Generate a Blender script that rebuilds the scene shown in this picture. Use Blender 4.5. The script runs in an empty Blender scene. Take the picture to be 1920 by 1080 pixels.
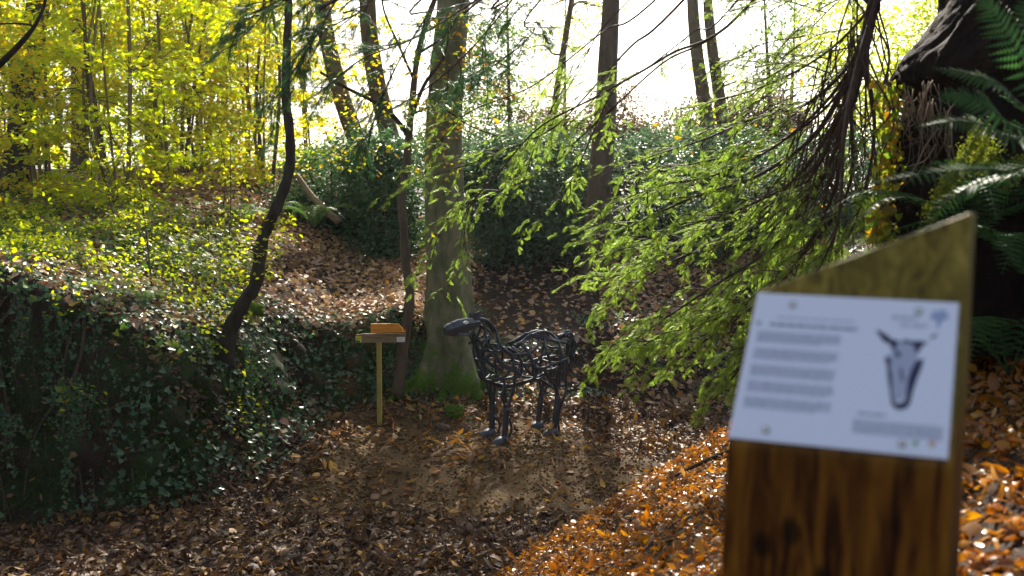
import bpy, math, numpy as np
from math import sin, cos, pi, radians

# ------------------------------------------------------------------ camera, sky, sun, exposure
S = bpy.context.scene
COL = S.collection
PITCH = radians(-4.0); CAMZ = 3.1; FPX = 1867.0
cam_d = bpy.data.cameras.new('camera'); cam = bpy.data.objects.new('camera', cam_d); COL.objects.link(cam)
cam.location = (0, 0, CAMZ); cam.rotation_euler = (radians(90) + PITCH, 0, 0)
cam_d.lens = 35.0; cam_d.sensor_width = 36.0; cam_d.clip_end = 1500; cam_d.clip_start = 0.05
cam_d.dof.use_dof = True; cam_d.dof.focus_distance = 10.5; cam_d.dof.aperture_fstop = 2.2
S.camera = cam
SUN_EL = radians(40); SUN_AZ = radians(6)          # azimuth measured from +Y (view axis) towards +X
w = bpy.data.worlds.new("World"); S.world = w; w.use_nodes = True
nt = w.node_tree; bg = nt.nodes['Background']
sky = nt.nodes.new('ShaderNodeTexSky'); sky.sky_type = 'NISHITA'; sky.sun_disc = False
sky.sun_elevation = SUN_EL; sky.sun_rotation = SUN_AZ
sky.air_density = 1.0; sky.dust_density = 5.0; sky.ozone_density = 1.0; sky.altitude = 100
hs = nt.nodes.new('ShaderNodeHueSaturation'); hs.inputs['Saturation'].default_value = .6; nt.links.new(sky.outputs[0], hs.inputs['Color']); nt.links.new(hs.outputs[0], bg.inputs[0]); bg.inputs[1].default_value = 0.088
sl = bpy.data.lights.new('sun', 'SUN'); sl.energy = 5.0; sl.angle = radians(0.6); sl.color = (1.0, 0.93, 0.80)
so = bpy.data.objects.new('sun', sl); COL.objects.link(so)
# light travels from the sun (ahead of the camera, high) towards the camera
so.rotation_euler = (radians(90) - SUN_EL, 0, pi - SUN_AZ)
so.rotation_euler = (-(radians(90) - SUN_EL), 0, -SUN_AZ)
S.view_settings.view_transform = 'Standard'; S.view_settings.look = 'None'
S.view_settings.exposure = 1.58; S.view_settings.gamma = 1.0; S.view_settings.use_curve_mapping = False
S.render.engine = 'CYCLES'
cy = S.cycles
cy.use_denoising = True
cy.max_bounces = 7; cy.diffuse_bounces = 2; cy.glossy_bounces = 2; cy.transmission_bounces = 4
cy.sample_clamp_indirect = 4.0; cy.sample_clamp_direct = 12.0
cy.caustics_reflective = False; cy.caustics_refractive = False

RNG = np.random.default_rng(7)
A = lambda *a: np.array(a, float)

# ------------------------------------------------------------------ helpers
def ray(px, py):
    u = (px - 960) / FPX; v = (540 - py) / FPX
    return A(u, cos(PITCH) - sin(PITCH) * v, sin(PITCH) + cos(PITCH) * v)
def at(px, py, d):
    r = ray(px, py); return A(0, 0, CAMZ) + r * (d / r[1])
def on_plane(px, py, p0, n):
    r = ray(px, py); o = A(0, 0, CAMZ)
    return o + r * (np.dot(p0 - o, n) / np.dot(r, n))

class MB:
    def __init__(self): self.V = []; self.F = []; self.n = 0; self.m2 = None
    def add(self, V, F):
        V = np.asarray(V, float).reshape(-1, 3)
        for f in (F if isinstance(F, list) else [F]):
            if len(f): self.F.append(np.asarray(f, np.int64) + self.n)
        self.V.append(V); self.n += len(V); return self
    def second(self, other, mat):
        self.m2 = (len(self.F), mat)
        if other.V: self.add(np.concatenate(other.V), other.F)
        return self
    def build(self, name, mat, parent=None, smooth=False, loc=None):
        V = np.concatenate(self.V) if self.V else np.zeros((0, 3))
        if loc is not None: V = V - np.asarray(loc, float)
        me = bpy.data.meshes.new(name)
        me.vertices.add(len(V)); me.vertices.foreach_set('co', V.astype(np.float32).ravel())
        loops = np.concatenate([f.ravel() for f in self.F])
        cnt = np.concatenate([np.full(len(f), f.shape[1]) for f in self.F])
        st = np.concatenate([[0], np.cumsum(cnt)[:-1]])
        me.loops.add(len(loops)); me.loops.foreach_set('vertex_index', loops.astype(np.int32))
        me.polygons.add(len(cnt)); me.polygons.foreach_set('loop_start', st.astype(np.int32))
        me.polygons.foreach_set('loop_total', cnt.astype(np.int32))
        me.polygons.foreach_set('use_smooth', np.full(len(cnt), bool(smooth)))
        me.update(calc_edges=True)
        me.materials.append(mat)
        if self.m2:                                   # faces added after `second` use another material
            me.materials.append(self.m2[1]); mi = np.zeros(len(cnt), np.int32); mi[sum(len(f) for f in self.F[:self.m2[0]]):] = 1
            me.polygons.foreach_set('material_index', mi)
        o = bpy.data.objects.new(name, me); COL.objects.link(o)
        if parent is not None: o.parent = parent
        if loc is not None: o.location = loc
        return o
def tag(o, label=None, cat=None, group=None, kind=None):
    if label: o['label'] = label
    if cat: o['category'] = cat
    if group: o['group'] = group
    if kind: o['kind'] = kind
    return o
def thing(name, loc, label, cat, group=None):
    o = bpy.data.objects.new(name, None); COL.objects.link(o); o.location = tuple(loc); o.empty_display_size = 0.2
    tag(o, label, cat, group); o['_l'] = 0
    del o['_l']
    return o
class Thing:
    """collects world-space parts, parents them under an Empty at loc"""
    def __init__(self, name, loc, label, cat, group=None):
        self.loc = np.asarray(loc, float); self.o = thing(name, loc, label, cat, group)
    def part(self, name, mb, mat, smooth=False, sub=None, label=None, kind=None):
        o = mb.build(name, mat, sub if sub is not None else self.o, smooth)
        me = o.data
        co = np.empty(len(me.vertices) * 3, np.float32); me.vertices.foreach_get('co', co)
        co = co.reshape(-1, 3) - self.loc.astype(np.float32); me.vertices.foreach_set('co', co.ravel()); me.update()
        if label: o['label'] = label
        if kind: o['kind'] = kind
        return o

def crom(P, n=6):
    """Catmull-Rom resample of control points (k,m)"""
    P = np.asarray(P, float)
    if len(P) < 3: 
        t = np.linspace(0, 1, n + 1)[:, None]; return P[0] * (1 - t) + P[-1] * t
    Q = np.vstack([2 * P[0] - P[1], P, 2 * P[-1] - P[-2]]); out = []
    t = np.linspace(0, 1, n, endpoint=False)[:, None]
    for i in range(1, len(Q) - 2):
        a, b, c, d = Q[i - 1], Q[i], Q[i + 1], Q[i + 2]
        out.append(0.5 * ((2 * b) + (-a + c) * t + (2 * a - 5 * b + 4 * c - d) * t * t + (-a + 3 * b - 3 * c + d) * t ** 3))
    out.append(P[-1:]); return np.vstack(out)
def nrm(v): return v / (np.linalg.norm(v, axis=-1, keepdims=True) + 1e-12)
def tube(mb, P, R, n=6, cap=True):
    P = np.asarray(P, float); k = len(P)
    R = np.interp(np.linspace(0, 1, k), np.linspace(0, 1, len(R)), R) if np.ndim(R) else np.full(k, R)
    T = nrm(np.gradient(P, axis=0))
    u = np.cross(T[0], A(0.3, 0.2, 1.0)); 
    if np.linalg.norm(u) < 1e-3: u = np.cross(T[0], A(1, 0, 0))
    u = nrm(u); a = np.arange(n) * 2 * pi / n; V = []
    for i in range(k):
        u = nrm(u - T[i] * np.dot(u, T[i])); v = np.cross(T[i], u)
        V.append(P[i] + R[i] * (np.cos(a)[:, None] * u + np.sin(a)[:, None] * v))
    V = np.vstack(V); i = np.arange(k - 1)[:, None] * n; j = np.arange(n)[None]; j2 = (j + 1) % n
    F = np.stack([i + j, i + j2, i + n + j2, i + n + j], -1).reshape(-1, 4)
    Fs = [F]
    if cap: Fs += [np.arange(n)[::-1][None], (np.arange(n) + (k - 1) * n)[None]]
    mb.add(V, Fs); return mb
def box(mb, c, ex, ey, ez):
    """box around c with half-extent vectors"""
    V = [c + a * ex + b * ey + d * ez for d in (-1, 1) for b in (-1, 1) for a in (-1, 1)]
    F = np.array([[0, 2, 3, 1], [4, 5, 7, 6], [0, 1, 5, 4], [2, 6, 7, 3], [0, 4, 6, 2], [1, 3, 7, 5]])
    mb.add(V, F)
def prism(mb, front, back):
    n = len(front); V = np.vstack([front, back]); i = np.arange(n); j = (i + 1) % n
    mb.add(V, [i[None], (i[::-1] + n)[None], np.stack([i, i + n, j + n, j], -1)])

def frames(d, nrmls):
    x = nrm(d); y = nrm(np.cross(nrmls, x)); z = np.cross(x, y)
    return np.stack([x, y, z], -1)
def scatter(mb, tV, tF, pos, R, sc):
    N = len(pos); 
    if N == 0: return mb
    sc = np.asarray(sc, float); sc = sc[:, None] * np.ones(3) if sc.ndim == 1 else sc
    V = np.einsum('nij,nkj->nki', R, tV[None] * sc[:, None, :]) + pos[:, None, :]
    k = len(tV); off = (np.arange(N) * k)[:, None, None]
    mb.add(V.reshape(-1, 3), [(f[None] + off).reshape(-1, f.shape[1]) for f in tF]); return mb

# value noise
_T = np.random.default_rng(3).random((64, 64))
def vn(x, y, s, o=0):
    x = np.asarray(x, float) / s + 17.3 + o * 5.7; y = np.asarray(y, float) / s + 9.1 + o * 3.3
    i = np.floor(x).astype(int); j = np.floor(y).astype(int); f = x - i; g = y - j
    f = f * f * (3 - 2 * f); g = g * g * (3 - 2 * g)
    t = lambda a, b: _T[a % 64, b % 64]
    return (t(i, j) * (1 - f) + t(i + 1, j) * f) * (1 - g) + (t(i, j + 1) * (1 - f) + t(i + 1, j + 1) * f) * g - 0.5
def sstep(a, b, x):
    t = np.clip((x - a) / (b - a), 0, 1); return t * t * (3 - 2 * t)

# leaf templates: axis +X (length 1), normal +Z
def leaf_t(wid=0.5, curl=0.15, fold=0.12):
    ts = [0, .22, .5, .78, 1.0]; ws = [0, .75, 1, .68, 0]
    V = []; sp = []; L = []; Rr = []
    for t, ww in zip(ts, ws):
        z = -curl * (t - .4) ** 2 * 4; sp.append(len(V)); V.append((t, 0, z))
        if ww > 0:
            L.append(len(V)); V.append((t, ww * wid / 2, z + fold * ww)); Rr.append(len(V)); V.append((t, -ww * wid / 2, z + fold * ww))
    T3 = [(sp[0], sp[1], L[0]), (sp[0], Rr[0], sp[1]), (sp[3], sp[4], L[2]), (sp[3], Rr[2], sp[4])]
    Q = []
    for i in (0, 1):
        Q += [(sp[i + 1], sp[i + 2], L[i + 1], L[i]), (sp[i + 1], Rr[i], Rr[i + 1], sp[i + 2])]
    V = np.array(V); V[:, 0] -= 0.0
    return V, [np.array(T3), np.array(Q)]
def leaf_lo(wid=0.6, fold=0.12):
    V = A((0, 0, 0), (.45, wid / 2, fold), (1, 0, -.05), (.45, -wid / 2, fold)).reshape(-1, 3)
    return V, [np.array([[0, 2, 1], [0, 3, 2]])]
def leaf_oval(wid=0.7, fold=0.08):
    V = [(0, 0, 0), (.25, wid * .42, fold), (.7, wid * .44, fold), (1, 0, -.08), (.7, -wid * .44, fold), (.25, -wid * .42, fold)]
    return np.array(V, float), [np.array([[0, 3, 2, 1], [0, 5, 4, 3]])]
def ivy_t():
    a = np.radians([180, 120, 75, 40, 0, -40, -75, -120]); r = [.12, .5, .38, .5, .95, .5, .38, .5]
    r = [.1, .55, .42, .5, .8, .5, .42, .55]
    V = [(0.1, 0, 0)] + [(rr * cos(t) + .35, rr * sin(t), .06 * abs(sin(t))) for rr, t in zip(r, a)]
    n = 8; F = [[0, i + 1, (i + 1) % n + 1] for i in range(n)]
    V[0] = (.35, 0, -.03)
    return np.array(V), [np.array(F)[:, ::-1]]
LT = leaf_t(.42, .22, .10); LT2 = leaf_t(.36, -.28, .14); LT3 = leaf_t(.62, .12, -.06); LLO = leaf_lo(); LOV = leaf_oval(); IVY = ivy_t()

# ------------------------------------------------------------------ materials
def newmat(name):
    m = bpy.data.materials.new(name); m.use_nodes = True; t = m.node_tree; t.nodes.clear()
    o = t.nodes.new('ShaderNodeOutputMaterial'); return m, t, o
def node(t, typ, **kw):
    n = t.nodes.new(typ)
    for k, v in kw.items():
        if k in ('inp',):
            for a, b in v.items(): n.inputs[a].default_value = b
        else: setattr(n, k, v)
    return n
def c4(c): return (c[0], c[1], c[2], 1.0)
def ramp(t, cols, pos=None, interp='LINEAR'):
    r = t.nodes.new('ShaderNodeValToRGB'); r.color_ramp.interpolation = interp
    pos = pos or list(np.linspace(0, 1, len(cols)))
    e = r.color_ramp.elements
    while len(e) < len(cols): e.new(0.5)
    for x, p, c in zip(e, pos, cols): x.position = p; x.color = c4(c)
    return r
def leaf_mat(name, cols, transl=0.45, rough=0.5, spec=0.4, tcol=1.25, pos=None):
    m, t, o = newmat(name); L = t.links.new
    g = node(t, 'ShaderNodeNewGeometry'); r = ramp(t, cols, pos); L(g.outputs['Random Per Island'], r.inputs[0])
    p = node(t, 'ShaderNodeBsdfPrincipled'); p.inputs['Roughness'].default_value = rough; p.inputs['Specular IOR Level'].default_value = spec
    L(r.outputs[0], p.inputs['Base Color'])
    if transl > 0:
        h = node(t, 'ShaderNodeHueSaturation', inp={'Value': tcol, 'Saturation': 1.08}); L(r.outputs[0], h.inputs['Color'])
        tr = node(t, 'ShaderNodeBsdfTranslucent'); L(h.outputs[0], tr.inputs[0])
        mx = node(t, 'ShaderNodeMixShader', inp={0: transl}); L(p.outputs[0], mx.inputs[1]); L(tr.outputs[0], mx.inputs[2]); L(mx.outputs[0], o.inputs[0])
    else: L(p.outputs[0], o.inputs[0])
    return m
def noise_mat(name, cols, scale=8, detail=6, rough=0.85, bump=0.4, bdist=0.02, stretch=(1, 1, 1), spec=0.2, pos=None, moss=None, metal=0.0, mossz=None):
    """procedural two/three colour noise with bump; moss=(colour, amount) grows on noisy patches"""
    m, t, o = newmat(name); L = t.links.new
    tc = node(t, 'ShaderNodeTexCoord'); mp = node(t, 'ShaderNodeMapping'); mp.inputs['Scale'].default_value = stretch
    L(tc.outputs['Object'], mp.inputs[0])
    n1 = node(t, 'ShaderNodeTexNoise', inp={'Scale': scale, 'Detail': detail, 'Roughness': 0.65}); L(mp.outputs[0], n1.inputs['Vector'])
    r = ramp(t, cols, pos or list(np.linspace(.3, .7, len(cols)))); L(n1.outputs[0], r.inputs[0]); colout = r.outputs[0]
    if moss:
        n2 = node(t, 'ShaderNodeTexNoise', inp={'Scale': 3.0, 'Detail': 5, 'Roughness': 0.7}); L(tc.outputs['Object'], n2.inputs['Vector'])
        src = n2.outputs[0]
        if mossz:
            sx = node(t, 'ShaderNodeSeparateXYZ'); L(tc.outputs['Object'], sx.inputs[0])
            mr = node(t, 'ShaderNodeMapRange', inp={1: mossz[0], 2: mossz[1], 3: 0.22, 4: -0.24}); L(sx.outputs[2], mr.inputs[0])
            ad = node(t, 'ShaderNodeMath', operation='ADD'); L(src, ad.inputs[0]); L(mr.outputs[0], ad.inputs[1]); src = ad.outputs[0]
        m2 = node(t, 'ShaderNodeMapRange', inp={1: moss[1], 2: moss[1] + .12}); L(src, m2.inputs[0])
        n3 = node(t, 'ShaderNodeTexNoise', inp={'Scale': 40.0, 'Detail': 3}); L(tc.outputs['Object'], n3.inputs['Vector'])
        mc = ramp(t, [tuple(x * .55 for x in moss[0]), moss[0]], [.35, .65]); L(n3.outputs[0], mc.inputs[0])
        mx = node(t, 'ShaderNodeMix', data_type='RGBA'); L(m2.outputs[0], mx.inputs[0]); L(colout, mx.inputs[6]); L(mc.outputs[0], mx.inputs[7]); colout = mx.outputs[2]
    p = node(t, 'ShaderNodeBsdfPrincipled', inp={'Roughness': rough, 'Metallic': metal}); p.inputs['Specular IOR Level'].default_value = spec
    L(colout, p.inputs['Base Color'])
    nb = node(t, 'ShaderNodeTexNoise', inp={'Scale': scale * 3, 'Detail': 8, 'Roughness': 0.7}); L(mp.outputs[0], nb.inputs['Vector'])
    b = node(t, 'ShaderNodeBump', inp={'Strength': bump, 'Distance': bdist}); L(nb.outputs[0], b.inputs['Height']); L(b.outputs[0], p.inputs['Normal'])
    L(p.outputs[0], o.inputs[0]); return m
def plain(name, c, rough=0.5, metal=0.0, spec=0.5):
    m, t, o = newmat(name); p = node(t, 'ShaderNodeBsdfPrincipled', inp={'Base Color': c4(c), 'Roughness': rough, 'Metallic': metal})
    p.inputs['Specular IOR Level'].default_value = spec
    n1 = node(t, 'ShaderNodeTexNoise', inp={'Scale': 60, 'Detail': 3}); mr = node(t, 'ShaderNodeMapRange', inp={3: rough - .08, 4: rough + .12})
    t.links.new(n1.outputs[0], mr.inputs[0]); t.links.new(mr.outputs[0], p.inputs['Roughness'])
    t.links.new(p.outputs[0], o.inputs[0]); return m

M = {}
M['yel'] = leaf_mat('yellow_leaf', [(.58, .56, .04), (.36, .46, .04), (.66, .56, .05), (.18, .32, .03), (.70, .44, .05), (.46, .54, .04)], .66, .5, .3, 1.35)
M['yelgreen'] = leaf_mat('yellow_green_leaf', [(.48, .54, .03), (.32, .44, .03), (.58, .54, .04), (.40, .50, .03)], .66, .5, .3, 1.35)
M['orange'] = leaf_mat('orange_leaf', [(.45, .32, .04), (.50, .22, .03), (.35, .33, .04), (.42, .16, .03)], .55, .5, .3)
M['green'] = leaf_mat('green_leaf', [(.10, .20, .03), (.16, .26, .04), (.07, .14, .03), (.22, .28, .05)], .5, .4, .4)
M['holly'] = leaf_mat('holly_leaf', [(.035, .09, .035), (.06, .14, .045), (.09, .18, .06), (.045, .11, .06)], .3, .42, .4)
M['laurel'] = leaf_mat('laurel_leaf', [(.065, .13, .06), (.10, .18, .08), (.05, .10, .05), (.13, .21, .10)], .32, .5, .3)
M['darkever'] = leaf_mat('dark_evergreen_leaf', [(.015, .035, .018), (.025, .05, .02), (.035, .06, .02)], .2, .5, .3)
M['yew'] = leaf_mat('yew_needles_lit_tint', [(.26, .38, .055), (.12, .22, .04), (.38, .48, .075), (.17, .29, .05)], .6, .4, .4, 1.35)  # pale copy of the needles; sunlit look put into the colour
M['yewdark'] = leaf_mat('yew_needles_shade_tint', [(.02, .07, .025), (.03, .09, .03), (.05, .11, .03)], .35, .38, .4)  # dark copy of the needles; shade put into the colour
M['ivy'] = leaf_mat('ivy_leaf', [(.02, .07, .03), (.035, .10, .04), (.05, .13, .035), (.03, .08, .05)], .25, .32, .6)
M['ivy_lit_tint'] = leaf_mat('ivy_leaf_lit_tint', [(.09, .19, .03), (.20, .30, .03), (.05, .12, .03), (.34, .38, .04), (.08, .15, .03)], .5, .4, .4)  # brighter copy of the ivy leaf; sunlight put into the colour
M['fern'] = leaf_mat('fern_frond', [(.03, .085, .025), (.05, .12, .03), (.035, .09, .035)], .35, .55, .2)
M['fernlite'] = leaf_mat('pale_fern_frond', [(.08, .16, .04), (.12, .2, .05)], .4, .45, .4)
M['russet'] = leaf_mat('russet_leaf', [(.16, .09, .03), (.08, .10, .03), (.24, .12, .03), (.06, .09, .03)], .4, .5, .3)
M['litter_lit_tint'] = leaf_mat('litter_leaf_lit_tint', [(.26, .13, .07), (.48, .30, .20), (.17, .08, .045), (.62, .45, .32), (.12, .065, .04), (.60, .36, .10), (.38, .21, .13), (.64, .50, .30), (.22, .11, .06)], .15, .6, .25)  # paler litter copy; brighter light on the slope put into the colour
M['ivytrail'] = leaf_mat('trailing_ivy_leaf', [(.04, .12, .05), (.07, .18, .07), (.03, .09, .035), (.10, .22, .08), (.16, .08, .04)], .3, .4, .4)
M['vine'] = noise_mat('vine_bark', [(.05, .035, .025), (.12, .085, .06)], 30, 3, .8, .3, .005)
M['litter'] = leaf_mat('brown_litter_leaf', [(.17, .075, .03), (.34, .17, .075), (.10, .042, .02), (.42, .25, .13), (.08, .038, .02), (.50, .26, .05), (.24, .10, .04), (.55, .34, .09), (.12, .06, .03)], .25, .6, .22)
M['litterdark'] = leaf_mat('dark_litter_leaf', [(.09, .045, .024), (.19, .105, .055), (.055, .028, .018), (.30, .18, .095), (.035, .020, .014), (.38, .21, .05), (.12, .06, .03), (.04, .024, .018), (.16, .11, .08)], .08, .55, .22)  # darker grey-brown litter for the path and cliff faces
M['litterorange'] = leaf_mat('orange_litter_leaf', [(.32, .11, .02), (.48, .18, .02), (.14, .055, .02), (.62, .28, .03), (.08, .035, .018), (.42, .14, .02), (.20, .08, .03), (.46, .24, .08), (.10, .045, .02)], .35, .32, .5)
M['bark_beech'] = noise_mat('beech_bark', [(.07, .085, .04), (.15, .155, .085), (.26, .23, .14)], 7, 8, .85, .8, .02, (1, 1, .5), moss=((.10, .20, .02), .56), mossz=(0.0, 1.5))
M['bark_dark'] = noise_mat('dark_bark', [(.02, .018, .015), (.045, .038, .03), (.06, .05, .035)], 9, 6, .9, .6, .02, (1, 1, .3), moss=((.04, .07, .015), .66))
M['bark_mid'] = noise_mat('brown_bark', [(.06, .048, .035), (.11, .085, .06), (.15, .12, .09)], 7, 6, .9, .5, .02, (1, 1, .3), moss=((.05, .09, .02), .6))
M['bark_pale'] = noise_mat('pale_bark', [(.16, .12, .07), (.26, .20, .12)], 9, 4, .85, .3, .01, (1, 1, .3))
M['twig'] = noise_mat('twig_bark', [(.045, .03, .025), (.10, .065, .05)], 20, 3, .7, .2, .005)
M['moss'] = noise_mat('moss', [(.03, .07, .008), (.08, .16, .015), (.14, .24, .025)], 14, 8, .95, 1.0, .03)
M['metal'] = noise_mat('painted_steel', [(.020, .030, .048), (.040, .056, .080)], 30, 4, .42, .15, .003, spec=.55, metal=.35)
M['metal_plate'] = noise_mat('painted_steel_plate', [(.055, .066, .085), (.085, .098, .12)], 25, 4, .45, .1, .003, spec=.5, metal=.3)
M['white'] = plain('white_paint', (.8, .8, .78), .4)
M['stone'] = noise_mat('stone', [(.09, .06, .045), (.17, .12, .09)], 12, 6, .9, .6, .02)
M['root'] = noise_mat('root', [(.12, .08, .055), (.22, .16, .11)], 30, 3, .8, .3, .005)
M['stumpbark'] = noise_mat('stump_bark', [(.006, .004, .004), (.018, .011, .009), (.035, .018, .014)], 7, 9, .9, 1.0, .06, (1, 1, .35))

# ------------------------------------------------------------------ terrain
POLY = A(-30, 8.6, -14, 8.9, -8, 9.2, -5.05, 9.65, -3.63, 10.1, -2.9, 11.05, -2.5, 11.95, -2.3, 13.2, -1.9, 13.55, -.8, 13.7, .3, 14.0, 1.5, 14.9, 2.9, 15.0,
         3.3, 13, 3.3, 11, 3.7, 9, 5, 6, 8, 3, 9, -4, 9, -30, -30, -30).reshape(-1, 2)
def sdist(x, y):
    """signed distance to the hollow's edge: positive outside"""
    x = np.asarray(x, float); y = np.asarray(y, float); P = POLY; n = len(P)
    best = np.full(x.shape, 1e9); ins = np.zeros(x.shape, bool)
    for i in range(n):
        a = P[i]; b = P[(i + 1) % n]; e = b - a
        t = np.clip(((x - a[0]) * e[0] + (y - a[1]) * e[1]) / (e @ e), 0, 1)
        d = np.hypot(x - a[0] - t * e[0], y - a[1] - t * e[1]); best = np.minimum(best, d)
        c = (a[1] > y) != (b[1] > y)
        with np.errstate(divide='ignore', invalid='ignore'):
            xi = (b[0] - a[0]) * (y - a[1]) / (b[1] - a[1]) + a[0]
        ins ^= c & (x < xi)
    return np.where(ins, -best, best)
def H(x, y, full=False):
    x = np.asarray(x, float); y = np.asarray(y, float)
    s = sdist(x, y)
    s = s + .35 * vn(x, y, 1.3, 1) + .22 * vn(x, y, .45, 2) + .08 * vn(x, y, .2, 14)
    # floor with the earth mound the sculpture stands on
    md = sstep(10.2, 11.6, y + .25 * vn(x, y, .8, 5)) * sstep(-2.9, -1.9, x) * sstep(2.9, 1.5, x + .2 * (y - 12))
    bare = sstep(9.8, 10.5, y + .5 * vn(x, y, .7, 15)) * sstep(-2.75, -2.2, x + .4 * vn(x, y, .6, 16)) * sstep(2.3, 1.6, x + .35 * (y - 10) + .4 * vn(x, y, .6, 17))
    F = .24 * md + .06 * bare * (vn(x, y, .25, 18) + .5) + .05 * bare + .03 * vn(x, y, .5, 3) + .05 * vn(x, y, 1.6, 4)
    F = F + .35 * np.exp(-((s + .1) / .35) ** 2) * sstep(-3.6, -2.2, x) * .6
    # plateau
    left = np.minimum(1.2, .45 * np.maximum(0, -x - 2.9))
    P = 1.45 + .15 * (np.minimum(y, 24) - 13.2) + left + .03 * np.maximum(0, np.minimum(y, 60) - 24)
    P = np.where(y < 13.2, 1.45 + .02 * (y - 13.2) + left, P)
    rt = sstep(-1.8, -.6, x)
    Pr = .62 + .30 * (np.minimum(y, 20) - 14.2) + .1 * np.maximum(0, np.minimum(y, 26) - 20)
    Pr = np.maximum(Pr, .5)
    right = sstep(2.6, 5.5, x)
    P = P * (1 - rt) + Pr * rt
    P = P * (1 - right) + np.maximum(P, 2.5 + .02 * y) * right
    P = P + .55 * np.exp(-(((x + .95) / .75) ** 2 + ((y - 14.35) / .6) ** 2))
    P = P + .12 * vn(x, y, 2.4, 6) + .05 * vn(x, y, .7, 7)
    wid = .8 + .45 * sstep(-2.3, -3.2, x) + .35 * vn(x, y, 1.5, 47) + .65 * sstep(-2.2, -.4, x) + .5 * sstep(2, 3, x)
    t = sstep(0, 1, (s + .05) / wid)
    z = F * (1 - t) + P * t
    # bank the camera and the panel stand on
    B = 1.72 + .6 * x - .2 * y - 1.3 * np.maximum(0, y - 9.2) + .07 * vn(x, y, 1.1, 8) + .04 * vn(x, y, .35, 9)
    B = np.minimum(B, 3.2 + .1 * x)
    k = .12
    m = np.maximum(z, B) + np.where(np.abs(z - B) < k, (k - np.abs(z - B)) ** 2 / (4 * k), 0)
    if full: return m, s, t, bare, B > z
    return m
gz = lambda x, y: float(H(np.array([x]), np.array([y]))[0])
def Hn(x, y, e=.05):
    hx = (H(x + e, y) - H(x - e, y)) / (2 * e); hy = (H(x, y + e) - H(x, y - e)) / (2 * e)
    return nrm(np.stack([-hx, -hy, np.ones_like(hx)], -1))

def axis(segs):
    out = [segs[0][0]]
    for a, b, st in segs:
        n = max(1, int(round((b - a) / st))); out += list(np.linspace(a, b, n + 1)[1:])
    return np.array(out)
gx = axis([(-400, -60, 40), (-60, -14, 2), (-14, -7, .2), (-7, 4, .05), (4, 9, .15), (9, 60, 2.5), (60, 400, 40)])
gy = axis([(-400, -40, 40), (-40, 0, 2), (0, 8.5, .1), (8.5, 16, .045), (16, 26, .15), (26, 60, 1.2), (60, 700, 40)])
X, Y = np.meshgrid(gx, gy)
Zt, s_, t_, md_, isb = H(X.ravel(), Y.ravel(), True)
N_ = Hn(X.ravel(), Y.ravel())
steep = sstep(.75, .45, N_[:, 2])
lum = vn(Zt * 1.6 + X.ravel() * .8, X.ravel() * 1.2 + Y.ravel(), .5, 11) * .26 + vn(Zt * 2, X.ravel() + Y.ravel() * .7, .16, 12) * .16 + vn(Zt * 3, X.ravel() * 2, .1, 13) * .06
V = np.stack([X.ravel(), Y.ravel(), Zt], -1)
V[:, :2] += N_[:, :2] * (lum * steep)[:, None]
nx, ny = len(gx), len(gy)
I = (np.arange(ny - 1)[:, None] * nx + np.arange(nx - 1)[None]).ravel()
tm, tt, to = newmat('earth'); L = tt.links.new
tc = node(tt, 'ShaderNodeTexCoord')
at_ = node(tt, 'ShaderNodeAttribute', attribute_name='cover'); sep = node(tt, 'ShaderNodeSeparateColor'); L(at_.outputs[0], sep.inputs[0])
n1 = node(tt, 'ShaderNodeTexNoise', inp={'Scale': 2.2, 'Detail': 8, 'Roughness': .7}); L(tc.outputs['Object'], n1.inputs[0])
n2 = node(tt, 'ShaderNodeTexNoise', inp={'Scale': 26, 'Detail': 6, 'Roughness': .75}); L(tc.outputs['Object'], n2.inputs[0])
rd = ramp(tt, [(.03, .016, .006), (.095, .054, .02), (.18, .11, .042)], [.36, .5, .64]); 
av = node(tt, 'ShaderNodeMath', operation='ADD'); mu = node(tt, 'ShaderNodeMath', operation='MULTIPLY', inp={1: .5})
L(n1.outputs[0], av.inputs[0]); L(n2.outputs[0], av.inputs[1]); L(av.outputs[0], mu.inputs[0]); L(mu.outputs[0], rd.inputs[0])
rdark = ramp(tt, [(.016, .010, .007), (.05, .03, .02)], [.4, .62]); L(n2.outputs[0], rdark.inputs[0])
rm = ramp(tt, [(.008, .016, .004), (.020, .042, .008), (.04, .075, .012)], [.35, .52, .68]); L(n2.outputs[0], rm.inputs[0])
m1 = node(tt, 'ShaderNodeMix', data_type='RGBA'); L(sep.outputs[1], m1.inputs[0]); L(rdark.outputs[0], m1.inputs[6]); L(rd.outputs[0], m1.inputs[7])
mn = node(tt, 'ShaderNodeMath', operation='MULTIPLY_ADD', inp={1: 4.5, 2: -2.7}); L(n1.outputs[0], mn.inputs[0])
ma = node(tt, 'ShaderNodeMath', operation='ADD', use_clamp=True); L(mn.outputs[0], ma.inputs[0]); L(sep.outputs[0], ma.inputs[1])
mw = node(tt, 'ShaderNodeMath', operation='MULTIPLY', use_clamp=True); L(ma.outputs[0], mw.inputs[0]); L(sep.outputs[0], mw.inputs[1])
mr2 = node(tt, 'ShaderNodeMapRange', inp={1: .3, 2: .55}); L(mw.outputs[0], mr2.inputs[0])
m2_ = node(tt, 'ShaderNodeMix', data_type='RGBA'); L(mr2.outputs[0], m2_.inputs[0]); L(m1.outputs[2], m2_.inputs[6]); L(rm.outputs[0], m2_.inputs[7])
pb = node(tt, 'ShaderNodeBsdfPrincipled', inp={'Roughness': .88}); pb.inputs['Specular IOR Level'].default_value = .25
bb = node(tt, 'ShaderNodeBump', inp={'Strength': .9, 'Distance': .05}); L(mu.outputs[0], bb.inputs['Height']); L(bb.outputs[0], pb.inputs['Normal'])
L(m2_.outputs[2], pb.inputs['Base Color']); L(pb.outputs[0], to.inputs[0])
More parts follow.
